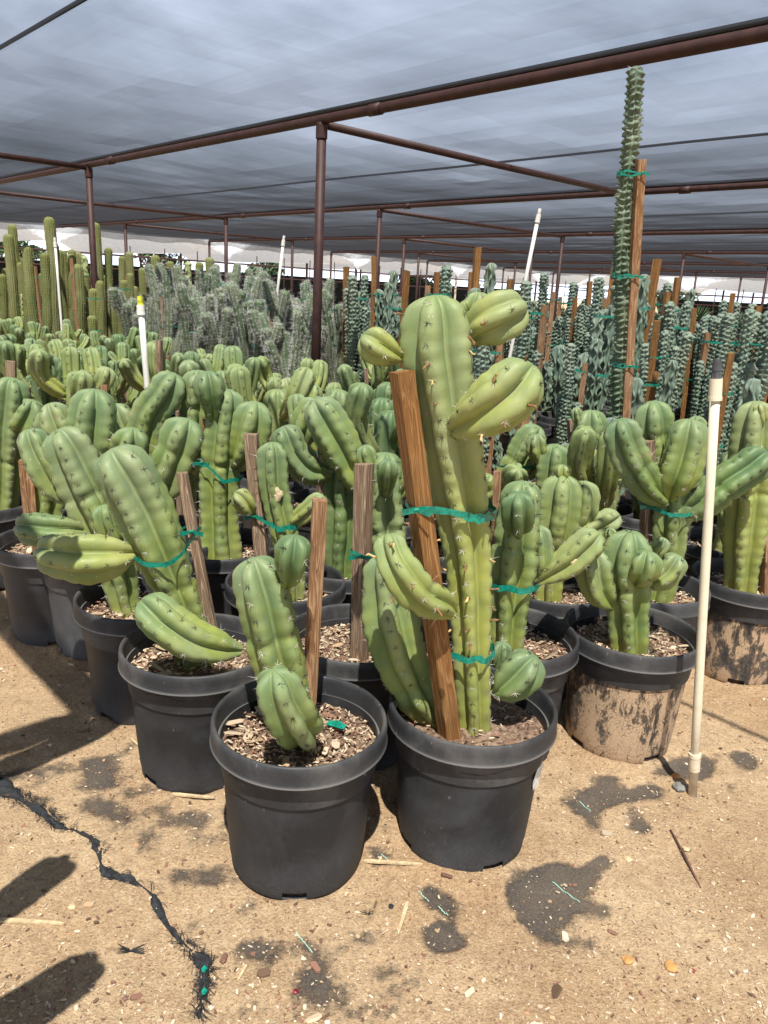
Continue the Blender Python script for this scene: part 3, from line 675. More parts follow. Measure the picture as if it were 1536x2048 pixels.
# --- second line
def ex6(root, org, Y0, info, geo):
    scar(root, org, geo, 0, 551, 990, .022, .038); scar(root, org, geo, 1, 620, 1030, .03, .014)
candle(572, 1158, [
  [(590, 1185, 24, .0), (578, 1100, 30, 0), (562, 1030, 32, 0), (550, 975, 32, 0), (546, 930, 32, 0), (544, 884, 0, 0)],
  ([(578, 1050, 8, 0), (592, 1040, 18, -.01), (618, 1020, 22, -.02), (648, 992, 0, -.02)], dict(m='candle2')),
  ([(505, 1028, 8, 0), (496, 1015, 20, -.01), (484, 998, 22, -.02), (468, 985, 0, -.02)], dict(m='candle2'))],
  'scarred slim cactus tied to a weathered stake, pot directly behind the front left pot', stake=(502, 868, 528, 1150, 30, .02, 'wood_grey', .04, .3), ties=((0, 1048, 1030, .018),), extra=ex6)
candle(715, 1262, [
  ([(775, 1180, 44, .06), (770, 1090, 48, .06), (765, 1010, 48, .06), (768, 950, 44, .06), (772, 905, 0, .06)], dict(ph=.2)),
  ([(770, 990, 10, .0), (773, 965, 18, -.03), (775, 942, 22, -.05), (777, 918, 0, -.05)], dict(m='candle_dark')),
  [(758, 962, 8, .05), (745, 940, 20, .04), (735, 918, 22, .04), (728, 890, 0, .04)],
  [(790, 1000, 10, .05), (812, 960, 24, .05), (822, 930, 24, .05), (826, 900, 0, .05)]],
  'cactus behind the two front pots, tied with green ribbon to a tall grainy stake', stake=(729, 928, 720, 1310, 34, -.05, 'wood_grey', -.04, .1), ties=((0, 1110, 1105, .016),), foot=True)
def ex8(root, org, Y0, info, geo): scar(root, org, geo, 3, 1143, 1125, .026, .012)
candle(1020, 1262, [
  [(1015, 1275, 38, .0), (1020, 1200, 46, 0), (1030, 1130, 50, 0), (1038, 1060, 50, 0), (1042, 1010, 46, 0), (1045, 962, 0, 0)],
  ([(1036, 1065, 10, -.05), (1036, 1050, 30, -.10), (1036, 1025, 36, -.13), (1036, 985, 0, -.14)], dict(m='candle_dark', ph=.5, tipk=.7)),
  ([(1072, 1162, 10, 0), (1080, 1130, 28, 0), (1080, 1100, 28, 0), (1076, 1052, 0, 0)], {}),
  ([(1074, 1165, 10, -.01), (1105, 1145, 26, -.02), (1145, 1118, 36, -.03), (1200, 1066, 0, -.03)], dict(m='candle2'))],
  'cactus with a dark ball arm facing front, just behind the tallest cactus', stake=(995, 942, 986, 1200, 18, .06, 'wood_tan', .07), extra=ex8, ties=((0, 1165, 1160, .02),))
candle(1110, 1165, [
  [(1096, 1175, 30, .0), (1102, 1110, 34, 0), (1112, 1050, 46, 0), (1120, 1000, 48, 0), (1124, 948, 0, 0)],
  [(1124, 960, 8, -.0), (1125, 950, 16, 0), (1125, 942, 18, 0), (1126, 928, 0, 0)],
  [(1140, 1075, 10, 0), (1158, 1035, 30, 0), (1166, 1005, 34, 0), (1168, 962, 0, 0)],
  [(1130, 1095, 10, -.0), (1165, 1070, 26, -.02), (1200, 1052, 28, -.02), (1240, 1030, 0, -.02)]],
  'pale cactus with a little cap on top, left of the muddy pot', mt='candle2')
candle(1264, 1255, [
  [(1258, 1290, 40, -.02), (1256, 1230, 44, -.02), (1255, 1160, 50, -.02), (1254, 1115, 52, -.02), (1262, 1062, 0, -.02)],
  [(1228, 1212, 12, -.02), (1206, 1190, 34, -.03), (1192, 1155, 38, -.03), (1186, 1100, 0, -.03)],
  ([(1270, 1165, 12, -.06), (1282, 1150, 28, -.09), (1290, 1135, 34, -.10), (1296, 1102, 0, -.10)], {}),
  [(1296, 1172, 12, -.0), (1318, 1158, 28, -.0), (1338, 1142, 28, -.0), (1358, 1110, 0, .0)],
  [(1300, 1110, 8, .0), (1312, 1100, 18, 0), (1322, 1090, 18, 0), (1330, 1076, 0, 0)],
  [(1238, 1085, 6, 0), (1228, 1078, 14, 0), (1222, 1070, 14, 0), (1218, 1056, 0, 0)]],
  'short stubby cactus with round knobs in the pot caked with dried mud', pot='pot_muddy', soil=1)
candle(1500, 1152, [
  [(1482, 1165, 34, 0), (1488, 1090, 40, 0), (1498, 1000, 46, 0), (1506, 920, 48, 0), (1510, 850, 44, 0), (1512, 802, 0, 0)],
  [(1480, 1120, 10, .05), (1462, 1080, 20, .05), (1458, 1040, 22, .05), (1456, 1004, 0, .05)],
  ([(1520, 850, 6, -.02), (1522, 840, 14, -.04), (1520, 828, 16, -.04), (1518, 806, 0, -.04)], {}),
  [(1530, 1060, 10, 0), (1560, 1010, 36, 0), (1570, 960, 36, 0), (1575, 900, 0, 0)]],
  'tall pale cactus at the right edge in the mud splashed pot', pot='pot_muddy2', mt='candle2', stake=(1534, 1068, 1530, 1180, 24, -.03, 'wood_tan', -.03))
candle(1300, 1165, [
  [(1335, 1110, 34, 0), (1338, 1060, 36, 0), (1345, 1020, 40, 0), (1350, 980, 34, 0), (1352, 950, 0, 0)],
  ([(1335, 1005, 14, -.02), (1298, 975, 34, -.04), (1266, 925, 42, -.05), (1248, 882, 40, -.05), (1238, 838, 0, -.05)], dict(m='candle_dark')),
  [(1340, 1000, 14, -.03), (1355, 955, 40, -.05), (1370, 905, 44, -.05), (1382, 838, 0, -.05)],
  [(1340, 1000, 14, .05), (1322, 940, 38, .08), (1312, 880, 42, .08), (1304, 802, 0, .08)],
  ([(1350, 1035, 14, 0), (1400, 1005, 38, -.02), (1450, 965, 42, -.03), (1490, 940, 40, -.03), (1536, 905, 0, -.03)], dict(m='candle_dark')),
  [(1380, 880, 8, 0), (1390, 860, 20, 0), (1392, 850, 20, 0), (1392, 832, 0, 0)],
  [(1285, 960, 10, .06), (1262, 910, 28, .08), (1252, 880, 28, .08), (1250, 838, 0, .08)]],
  'wide spreading cactus with five upturned arms left of the white riser pipe', stake=(1298, 880, 1292, 1090, 26, .03, 'wood_grey', .03, .2), ties=((0, 1018, 1010, .014),), pot='pot_faded')
candle(445, 1085, [
  [(440, 1105, 46, 0), (438, 1020, 40, 0), (440, 940, 42, 0), (446, 870, 42, 0), (452, 820, 38, 0), (456, 778, 0, 0)],
  ([(425, 850, 10, -.02), (425, 815, 20, -.04), (420, 780, 34, -.05), (414, 742, 0, -.05)], dict(m='candle_dark')),
  ([(462, 940, 10, 0), (485, 910, 36, -.01), (500, 870, 42, -.01), (512, 803, 0, -.01)], dict(m='candle')),
  [(398, 900, 10, .1), (392, 860, 34, .1), (395, 820, 36, .1), (398, 740, 0, .1)]],
  'straight cactus with a round dark knob on top beside a thin stake', stake=(411, 840, 404, 1080, 16, -.02, 'wood_tan', -.02), ties=((0, 950, 925, .015),))
candle(690, 1120, [
  ([(682, 1110, 36, 0), (686, 1050, 42, 0), (684, 980, 40, 0), (684, 930, 36, 0), (690, 880, 0, 0)], dict(m='candle_dark')),
  ([(745, 1000, 14, -.05), (710, 950, 36, -.06), (680, 890, 44, -.06), (655, 845, 42, -.06), (628, 800, 0, -.06)], dict(m='candle')),
  ([(665, 950, 10, -.03), (620, 940, 34, -.04), (588, 905, 34, -.05), (566, 852, 0, -.05)], dict(m='candle_dark')),
  ([(600, 900, 10, .1), (610, 860, 34, .1), (625, 820, 34, .1), (636, 800, 0, .1)], {})],
  'dark trunked cactus with a long arm slanting up left behind the grainy stake', ties=())
candle(330, 1075, [
  [(300, 1060, 34, 0), (290, 980, 38, 0), (285, 900, 40, 0), (300, 830, 40, 0), (330, 790, 38, 0), (352, 748, 0, 0)],
  [(300, 900, 10, 0), (262, 880, 34, 0), (240, 850, 36, 0), (226, 808, 0, 0)],
  [(310, 950, 10, 0), (345, 930, 34, 0), (362, 890, 36, 0), (372, 838, 0, 0)]],
  'broad cactus with an arm leaning right, behind the second pot of the left edge row', stake=(208, 770, 214, 900, 14, .1, 'wood_tan'))
# --- third line, right of the tall plant
candle(1185, 1010, [[(1172, 960, 30, 0), (1175, 910, 34, 0), (1180, 870, 36, 0), (1182, 820, 0, 0)], ([(1200, 1000, 10, -.03), (1204, 980, 28, -.04), (1206, 950, 30, -.05), (1208, 908, 0, -.05)], dict(m='candle_dark')), [(1192, 950, 8, .0), (1222, 930, 26, 0), (1235, 890, 30, 0), (1245, 850, 0, 0)], [(1165, 850, 6, 0), (1158, 840, 12, 0), (1154, 832, 12, 0), (1152, 815, 0, 0)]],
  'cactus with a dark ball arm and tiny top left knob behind the muddy pot', stake=(1142, 838, 1150, 980, 16, .1, 'wood_grey'))
candle(1105, 1020, [[(1100, 1000, 34, 0), (1104, 950, 36, 0), (1108, 920, 36, 0), (1110, 888, 0, 0)], [(1080, 930, 8, 0), (1076, 905, 22, 0), (1074, 890, 22, 0), (1072, 868, 0, 0)], [(1120, 950, 8, 0), (1140, 930, 26, 0), (1148, 910, 26, 0), (1150, 885, 0, 0)]],
  'low cactus with a small left knob, just behind the pale capped cactus', ties=())
candle(1035, 1000, [[(1020, 960, 34, 0), (1045, 910, 34, 0), (1060, 880, 32, 0), (1078, 852, 0, 0)], [(1030, 960, 10, 0), (1060, 940, 22, -.02), (1075, 925, 20, -.02), (1088, 905, 0, -.02)]],
  'cactus slanting right, tied to a reddish stake right of the tallest cactus', stake=(1052, 825, 1010, 1000, 20, .02, 'wood_tan', .02), ties=((0, 925, 930, .014),))
candle(1455, 1080, [[(1462, 1060, 30, 0), (1465, 1000, 32, 0), (1470, 960, 34, 0), (1472, 900, 0, 0)]], 'slim cactus in a pot just right of the white riser pipe')
candle(1290, 1020, [[(1290, 1010, 26, 0), (1286, 960, 30, 0), (1284, 900, 30, 0), (1284, 850, 0, 0)]], 'cactus hidden behind the wide spreading five armed one')
# plant beside the camera on the left: one tip shows, its arms throw the shadows in the corner
Lp = Vector((-1.06, .80, 0))
root = thing('potted_cactus', Lp, 'cactus just outside the left frame edge whose arms shade the bottom left corner', 'cactus', 'blue candle cacti in black nursery pots'); POTPOS.append((Lp.x, Lp.y))
add_pot(root); add_soil(root)
for k, (pts, rad) in enumerate([
   ([(0, 0, .3), (.02, 0, .6), (.03, .0, .9), (.02, .0, 1.15)], [.055, .06, .06]),
   ([(.03, .05, .75), (.14, .1, .78), (.26, .16, .92), (.34, .21, 1.12)], [.02, .055, .055]),
   ([(.02, -.02, .55), (.2, -.06, .6), (.38, -.04, .74), (.52, .02, .93)], [.02, .055, .06]),
   ([(-.05, .05, .7), (-.15, .2, .8), (-.2, .25, 1.0), (-.2, .25, 1.3)], [.02, .06, .065])]):
    V, Fc, cv, are = stem_geo([Vector(p) for p in pts], rad, 'candle', random.random())
    o = mesh_obj('stem' if k == 0 else 'arm', V, Fc, M['candle_dark'], root, True, None, cv); sb = MB(); spines_geo(sb, are); sb.build('spines', [M['spine_light'], M['spine_dark']], o)

root = thing('potted_cactus', (-1.36, 1.33, 0), 'dark cactus tip cut off by the left frame edge above the golden columns', 'cactus', 'blue candle cacti in black nursery pots'); POTPOS.append((-1.36, 1.33))
add_pot(root); add_soil(root)
for k, (pts, rad) in enumerate([([(0, 0, .3), (0, 0, .6), (-.03, .0, 1.25)], [.055, .06]), ([(.02, .02, .8), (.26, .07, .95), (.44, .16, 1.15), (.565, .22, 1.40)], [.02, .05, .05])]):
    V, Fc, cv, are = stem_geo([Vector(p) for p in pts], rad, 'candle', random.random())
    o = mesh_obj('stem' if k == 0 else 'arm', V, Fc, M['candle_dark'], root, True, None, cv); sb = MB(); spines_geo(sb, are); sb.build('spines', [M['spine_light'], M['spine_dark']], o)

# ------------------------------------------------------------------ generic plants (one of each kind, then copies)
def cyl(a, r_, z): return Vector((math.cos(a)*r_, math.sin(a)*r_, z))
def proto_candle(idx):
    random.seed(100+idx)
    root = thing('potted_cactus', (0, 0, 0), 'blue candle cactus', 'cactus', 'blue candle cacti in black nursery pots')
    add_pot(root, ['pot', 'pot', 'pot_faded'][idx % 3]); add_soil(root)
    Hm = random.uniform(.4, .68); lean = cyl(random.random()*6.28, random.uniform(0, .06), 0)
    mt = ['candle', 'candle2', 'candle_dark', 'candle', 'candle2'][idx % 5]
    def seg(name, pts, rad, m_):
        V, Fc, cv, are = stem_geo(pts, rad, 'candle_lo', random.random(), tipk=1.0)
        o = mesh_obj(name, V, Fc, M[m_], root, True, None, cv); sb = MB(); spines_geo(sb, are, 4, (.009, .016), .0013); sb.build('spines', [M['spine_light'], M['spine_dark']], o)
    r_ = random.uniform(.056, .072)
    P = [Vector((0, 0, SOIL-.03)), lean*.3+Vector((0, 0, SOIL+Hm*.35)), lean*.7+Vector((0, 0, SOIL+Hm*.7)), lean+Vector((0, 0, SOIL+Hm))]
    seg('stem', P, [r_*.75, r_*.95, r_*1.05], mt)
    n = random.choice([2, 3, 3, 4, 5, 5]); a0 = random.random()*6.28
    for k in range(n):
        a = a0+6.28*k/n+random.uniform(-.4, .4); h0 = SOIL+Hm*random.uniform(.3, .75); out = random.uniform(.1, .2); up = random.uniform(.12, .4); b_ = P[1].lerp(P[2], random.random()); b_.z = h0
        rr_ = r_*random.uniform(.7, .98)
        seg('arm', [b_+cyl(a, r_*.6, 0), b_+cyl(a, out*.55, .03), b_+cyl(a, out, up*.5), b_+cyl(a+random.uniform(-.3, .3), out*random.uniform(1, 1.4), up)], [.015, rr_*.8, rr_], random.choice([mt, mt, 'candle']))
    if random.random() < .6:
        a = random.random()*6.28; b_ = P[2]; rr_ = random.uniform(.025, .04); seg('arm', [b_+cyl(a, r_*.7, .0), b_+cyl(a, r_+rr_*.8, .02), b_+cyl(a, r_+rr_*1.2, rr_*2.2)], [.01, rr_], 'candle_dark')
    if idx % 3 != 1 or random.random() < .4:
        a = random.random()*6.28; st = cyl(a, .08, .29); tp_ = cyl(a+.1, random.uniform(.06, .13), SOIL+Hm*random.uniform(.7, 1.08)); add_stake(root, st, tp_, .034, random.choice(['wood_grey', 'wood_tan', 'wood_grey']), random.random())
        c = P[1].lerp(P[2], .5); u = (c.z-st.z)/(tp_.z-st.z); add_tie(root, c, r_*1.0, st.lerp(tp_, u), .025, .012)
    register(root); return root, n, Hm
def multi(idx, kind, nst, hr, rr_, style, m_, spread, spn, stake=None, spw=None, tie=True, pot='pot', lean=.35):
    random.seed(500+idx*7+len(kind))
    root = thing(kind, (0, 0, 0), kind, 'cactus', kind); add_pot(root, pot); add_soil(root)
    hmax = 0
    for k in range(nst):
        a = 6.28*k/max(1, nst)+random.uniform(-.5, .5); h = random.uniform(*hr) if k else hr[1]; o_ = spread*random.uniform(.3, 1) if nst > 1 else 0; r_ = rr_*random.uniform(.8, 1.15); hmax = max(hmax, h)
        f0 = cyl(a, o_*.4, SOIL-.03); z1 = SOIL+h
        l_ = lean*o_
        pts = [f0, cyl(a, o_*.8, SOIL+h*.3), cyl(a+.2, o_+l_*.3, SOIL+h*.65), cyl(a+.1, o_+l_, z1)]
        V, Fc, cv, are = stem_geo(pts, [r_*.8, r_, r_], style, random.random())
        o = mesh_obj('stem' if k == 0 else 'arm', V, Fc, M[m_], root, True, None, cv)
        if spw:
            sb = MB(); spines_geo(sb, are, *spw); sb.build('spines', [spn, spn], o)
        if kind == 'spiny_cactus' and k < 5:
            for q in range(random.randrange(1, 4)):
                u = random.uniform(.35, .8); b_ = pts[1].lerp(pts[3], u); a2 = random.random()*6.28; L_ = random.uniform(.12, .3)
                V, Fc, cv, are = stem_geo([b_, b_+cyl(a2, L_*.35, .04), b_+cyl(a2, L_*.6, L_)], [r_*.5, r_*.85], style, random.random())
                o = mesh_obj('arm', V, Fc, M[m_], root, True, None, cv); sb = MB(); spines_geo(sb, are, *spw); sb.build('spines', [spn, spn], o)
    if stake:
        h_, mm_, w_ = stake; st = cyl(1.9, .1, .28); tp_ = cyl(1.9, random.uniform(.08, .16), SOIL+h_); add_stake(root, st, tp_, w_, mm_, random.random())
        if tie:
            for z in ((.45, .8) if hmax > .7 else (.5,)):
                c = Vector((0, 0, SOIL+hmax*z)); u = min(1, (c.z-st.z)/(tp_.z-st.z)); add_tie(root, c, spread*.35+rr_*.8, st.lerp(tp_, u), .028, .013)
    register(root); return root
PC = [proto_candle(i) for i in range(12)]
WV = [multi(0, 'wavy_cactus', 6, (.5, .95), .042, 'knob', 'wavy', .12, None, (1.0, 'wood_orange', .038)),
      multi(1, 'wavy_cactus', 6, (.4, .85), .048, 'wavy', 'wavy', .14, None, (.75, 'wood_orange', .038)),
      multi(2, 'wavy_cactus', 4, (.6, 1.05), .055, 'wavy', 'wavy', .10, None, (1.15, 'wood_orange', .042)),
      multi(3, 'wavy_cactus', 6, (.25, .65), .05, 'wavy', 'wavy', .16, None, None),
      multi(4, 'wavy_cactus', 4, (.6, 1.05), .045, 'knob', 'wavy', .08, None, (.9, 'wood_tan', .038))]
SP = [multi(i, 'spiny_cactus', [6, 7, 5, 8][i], (.6, [1.15, 1.0, 1.3, .9][i]), .06, 'spiny', 'spiny', .2, M['spine_white'], (None if i % 2 else (.95, 'wood_grey', .038)), (8, (.02, .05), .0015, .06, .9, .2, .9), lean=.8) for i in range(4)]
GD = [multi(i, 'golden_column_cactus', [2, 3, 4, 2][i], (.7, [1.5, 1.15, 1.0, 1.25][i]), .056, 'golden', 'golden', .13, M['spine_gold'], (None if i != 1 else (1.1, 'wood_tan', .038)), (3, (.008, .014), .0016, .015, .9, .3, 1.0), lean=.1) for i in range(4)]
LM = [multi(i, 'lumpy_cactus', [2, 3][i], (.6, [1.2, .9][i]), .05, 'lumpy', 'lumpy', .09, None, ((1.1, 'wood_tan', .038)), lean=.1) for i in range(2)]
# agave / leafy tufts
def proto_agave(idx, m_, L_, n, wd):
    random.seed(900+idx); root = thing('agave', (0, 0, 0), 'agave', 'agave', 'agaves'); add_pot(root, 'pot', 0); mb = MB()
    for k in range(n):
        a = 2.4*k; el = .25+1.15*(k/n)+random.uniform(-.1, .1); l_ = L_*(1-.35*k/n)*random.uniform(.9, 1.1); b_ = Vector((0, 0, .36))
        V = []; Fc = []
        for i in range(6):
            t_ = i/5; d = l_*t_; z = math.sin(el)*d-.12*l_*t_*t_*math.cos(el); rr_ = math.cos(el)*d; w_ = wd*(math.sin(math.pi*min(.999, .18+.82*t_))**.7)*(1-t_*.2)
            c = b_+cyl(a, rr_, z); sd_ = Vector((-math.sin(a), math.cos(a), 0))*w_; V += [c-sd_+Vector((0, 0, w_*.5)), c-Vector((0, 0, .006)), c+sd_+Vector((0, 0, w_*.5))]
        for i in range(5):
            for j in range(2): Fc.append((i*3+j, i*3+j+1, i*3+j+4, i*3+j+3))
        mb.add(V, Fc)
    mb.build('leaves', M[m_], root); register(root); return root
AG = [proto_agave(0, 'agave', .42, 34, .04), proto_agave(1, 'bush', .55, 60, .018), proto_agave(2, 'agave', .3, 40, .03)]

# ---- candle block: rows run up-left, two pot widths apart; fill every place not taken by hand
first = set()
def place(protos, k, loc, rz, label, group, scale=1.0, skip=()):
    r_ = protos[k]; r_ = r_[0] if isinstance(r_, tuple) else r_
    if id(r_) not in first and not skip:
        first.add(id(r_)); r_.location = loc; r_.rotation_euler = (0, 0, rz); r_.scale = (scale,)*3; r_['label'] = label; r_['group'] = group; return r_
    return dup(r_, loc, rz, label, group, scale, skip)
rl = random.Random(5)
LAND = [((-.6, 6.35), 'the middle rusty post'), ((-3.44, 9.17), 'the left rusty post'), ((plane(288, 700, 5.2).x, 5.2), 'the yellow tipped riser pipe'), ((plane(1410, 900, 1.95).x, 1.95), 'the tall white riser pipe'), ((plane(890, 900, 1.9).x, 1.9), 'the tallest front cactus'), ((plane(1260, 600, 4.0).x, 4.0), 'the roof high cactus')]
USED = {}
def where(x, y, W, H_=1.0):
    px, py = proj((x, y, H_)); best = None
    for (lx, ly), nm in LAND:
        qx, _ = proj((lx, ly, 1.0)); d = abs(qx-px)
        if best is None or d < best[0]: best = (d, nm, px-qx, y-ly)
    d, nm, s_, dy = best
    side = 'left of' if s_ < -55 else ('right of' if s_ > 55 else ('behind' if dy > 0 else 'in front of'))
    return side, nm, px
CAND = []
for j in range(6):
    for i in range(22):
        a = -.35+i*.46+(j % 2)*.23+rl.uniform(-.04, .04); b_ = 1.15+j*.58+rl.uniform(-.04, .04); p = AB(a, b_)
        if (a < 3.3 and b_ > 3.1) or (a > 4.8 and b_ > 3.75) or p.y < 1.9 or (a < .9 and b_ < 2.0) or (a < .3 and b_ < 2.7): continue
        px, py = proj((p.x, p.y, .8))
        if not (-150 < px < 1690) or (px > 1340 and p.y < 2.9): continue
        if abs(px-292) < 62 and 3.3 < p.y < 4.7: continue
        if any((p.x-q[0])**2+(p.y-q[1])**2 < .39**2 for q in POTPOS): continue
        CAND.append((i, j, p)); POTPOS.append((p.x, p.y))
WORD = {1: 'nearest', 2: 'second', 3: 'third', 4: 'fourth', 5: 'fifth', 6: 'sixth', 7: 'seventh', 8: 'eighth', 9: 'ninth', 10: 'tenth', 11: 'eleventh', 12: 'twelfth', 13: 'thirteenth', 14: 'fourteenth', 15: 'fifteenth', 16: 'sixteenth', 17: 'seventeenth', 18: 'eighteenth', 19: 'nineteenth', 20: 'twentieth'}
def labelled(items, desc, what):
    """items: list of (key, x, y); returns label per item, each counted off from a landmark the photo shows"""
    out = {}; groups = {}
    for it in items:
        k, x, y, d = it; side, nm, px = where(x, y, 0); groups.setdefault((d, side, nm), []).append((math.hypot(x, y), k))
    for (d, side, nm), L_ in groups.items():
        L_.sort()
        for n, (_, k) in enumerate(L_):
            if n == 0 and len(L_) == 1: out[k] = f'{d} {side} {nm}'
            else: out[k] = f'{WORD.get(n+1, "far")} {d} {side} {nm}'
    return out
AD = {6: 'six armed', 0: 'bare', 1: 'one armed', 2: 'two armed', 3: 'three armed', 4: 'four armed', 5: 'five armed'}
picks = []; 
for (i, j, p) in CAND:
    k = rl.randrange(12); picks.append(k)
lab = labelled([(n, p.x, p.y, f'{AD[PC[picks[n]][1]]} {"staked " if any(c.name.startswith("stake") for c in KIDS[PC[picks[n]][0].name]) else ""}candle cactus') for n, (i, j, p) in enumerate(CAND)], '', '')
for n, (i, j, p) in enumerate(CAND):
    place(PC, picks[n], p, rl.random()*6.28, lab[n], 'blue candle cacti in black nursery pots', rl.uniform(.94, 1.12)*(1.0 if p.y < 4.0 else (.94 if p.y < 5.2 else .84)))
# ---- blocks behind
def fill(protos, group, desc, a0, a1, b0, b1, da, db, sc_=(.9, 1.1), weights=None):
    its = []; a = a0
    while a < a1:
        b_ = b0
        while b_ < b1:
            p = AB(a+rl.uniform(-.08, .08), b_+rl.uniform(-.08, .08)); px, py = proj((p.x, p.y, 1.0))
            if -60 < px < 1600 and not any((p.x-q[0])**2+(p.y-q[1])**2 < .36**2 for q in POTPOS):
                its.append((p, rl.choices(range(len(protos)), weights)[0])); POTPOS.append((p.x, p.y))
            b_ += db
        a += da
    lb = labelled([(n, p.x, p.y, desc[k] if isinstance(desc, list) else desc) for n, (p, k) in enumerate(its)], '', '')
    for n, (p, k) in enumerate(its): place(protos, k, p, rl.random()*6.28, lb[n], group, rl.uniform(*sc_))
POTPOS.append((1.28, 4.0))
for k_, (x_, y_) in enumerate(((1.04, 3.66), (1.36, 3.6))): place(WV, 3, Vector((x_, y_, 0)), 1.0+k_*2, ['bushy wavy cactus hiding the foot of the roof high cactus on its left', 'bushy wavy cactus hiding the foot of the roof high cactus on its right'][k_], 'wavy blue grey cacti behind the candle cacti', .86); POTPOS.append((x_, y_))
fill(WV, 'wavy blue grey cacti behind the candle cacti', ['knobbly grey cactus with long orange stake', 'dense wavy grey cactus with orange stake', 'tall wavy grey cactus with orange stake', 'bushy wavy grey cactus', 'four stemmed knobbly grey cactus'], -2.6, 5.9, 4.9, 9.2, .52, .54, (.95, 1.2))
fill(WV, 'wavy blue grey cacti behind the candle cacti', ['front row knobbly grey cactus with stake', 'front row dense wavy grey cactus', 'front row tall wavy grey cactus', 'front row bushy wavy grey cactus', 'front row thin knobbly grey cactus'], -1.6, 3.1, 3.35, 4.8, .5, .48, (.8, 1.0), [2, 2, 1, 5, 2])
fill(SP, 'white spined cacti in the middle distance', ['white spined cactus with grey stake', 'broad white spined cactus', 'tall white spined cactus', 'low white spined cactus'], 6.0, 9.0, 4.3, 6.5, .58, .58, (.85, 1.02))
fill(GD+LM, 'golden and knobbly column cacti on the left', ['double golden column cactus', 'three stemmed golden column cactus', 'four stemmed golden column cactus', 'slim golden column cactus', 'knobbly yellow green column cactus', 'short knobbly yellow green cactus'], 9.1, 15.5, 1.6, 5.9, .6, .56, (.85, 1.15), [5, 4, 4, 4, 4, 4])
fill(AG, 'agaves and grassy plants beyond the cacti', ['blue agave in a pot', 'dark grassy tuft', 'small blue agave'], -3, 9, 7.2, 14.5, .85, .8, (.75, 1.1))
fill(AG, 'leafy plants in front of the far greenhouses', ['blue agave beyond the shade roof', 'dark grassy tuft beyond the shade roof', 'small agave beyond the shade roof'], -12, 17, 15.5, 31, 2.5, 2.3, (1.1, 1.9))
fill(AG, 'green rows along the far greenhouse', ['blue agave in the last row', 'dark grassy tuft in the last row', 'small agave in the last row'], -14, 24, 31.8, 33.8, 1.15, 1.1, (1.4, 2.1))
fill(AG, 'tufts in front of the far greenhouses', ['blue agave by the greenhouse', 'dark grassy tuft by the greenhouse', 'small agave by the greenhouse'], 17, 24.5, 7, 24, 2.2, 1.9, (.9, 1.5))
for pc in [p_[0] for p_ in PC]+WV+SP+GD+LM+AG:
    if id(pc) not in first:
        for c in KIDS[pc.name]:
            for g_ in KIDS[c.name]: bpy.data.objects.remove(g_)
            bpy.data.objects.remove(c)
        bpy.data.objects.remove(pc)
# ---- the slender one that reaches the roof
o3 = plane(1250, 700, 4.0); org = Vector((o3.x, 4.0, 0)); root = thing('tall_column_cactus', org, 'very tall slender knobbly cactus reaching up to the shade roof', 'cactus'); add_pot(root); add_soil(root)
pts = [pt(x, y, 4.0, org) for x, y in ((1252, 900), (1250, 640), (1243, 540), (1248, 420), (1262, 280), (1272, 132))]; pts[0].z = SOIL-.03; pts[0].x *= .5
V, Fc, cv, are = stem_geo(pts, [px2m(r_, 4) for r_ in (23, 24, 21, 19, 18)], 'knob', .3); o = mesh_obj('stem', V, Fc, M['column_dark'], root, True, None, cv); sb = MB(); spines_geo(sb, are, 3, (.005, .01), .0015); sb.build('spines', [M['spine_white'], M['spine_white']], o)
ft = pt(1255, 900, 3.96, org); ft.z = .29; tp_ = pt(1281, 320, 3.96, org); add_stake(root, ft, tp_, .042, 'wood_tan', .2)
for y in (350, 553, 730):
    z = pt(1260, y, 4.0, org).z; c = next(pts[i].lerp(pts[i+1], (z-pts[i].z)/(pts[i+1].z-pts[i].z)) for i in range(5) if pts[i].z <= z <= pts[i+1].z); add_tie(root, c, .05, ft.lerp(tp_, (z-ft.z)/(tp_.z-ft.z)), .027, .012, loops=2)
# ------------------------------------------------------------------ riser pipes
def riser(top, foot, rad, label, kind, mt='pvc', nozzle='grey_nozzle'):
    root = thing('riser_pipe', foot, label, 'water pipe', 'white irrigation riser pipes'); t_ = Vector(top)-Vector(foot); L_ = t_.length; q = t_.to_track_quat('Z', 'Y'); root.rotation_mode = 'QUATERNION'; root.rotation_quaternion = q
    mb = MB(); mb.tube([(0, 0, -.03), (0, 0, L_*.25), (.002, 0, L_*.5), (.001, 0, L_*.75), (0, 0, L_)], rad, 20); mb.build('pipe', M[mt], root, True)
    mb = MB(); mb.tube([(0, 0, L_-.045), (0, 0, L_+.006)], rad*1.32, 20); mb.tube([(0, 0, L_-.05), (0, 0, L_-.04)], rad*1.42, 20); mb.build('coupling', M[mt], root)
    mb = MB(); z = L_+.006; mb.tube([(0, 0, z), (0, 0, z+.014)], rad*1.05, 8); mb.tube([(0, 0, z+.014), (0, 0, z+.02)], rad*.85, 16); mb.tube([(0, 0, z+.02), (0, 0, z+.05)], [rad*.95, rad*.85], 16); mb.build('nozzle', M[nozzle], root)
    if kind:
        mb = MB(); mb.tube([(0, 0, .085), (0, 0, .135)], rad*1.3, 20); mb.tube([(0, 0, .128), (0, 0, .14)], rad*1.42, 20); mb.build('coupling', M[mt], root)
    return root
f0 = gnd(1385, 1592); riser(plane(1432, 762, f0.y+.06), f0, .0125, 'tall cream white pvc riser pipe standing in front of the muddy pots', True)
riser(plane(281, 612, 4.6), Vector((plane(297, 780, 4.6).x+.03, 4.6, 0)), .0175, 'white riser pipe with a yellow nozzle among the candle cacti', False, 'pvc_white', 'yellow')
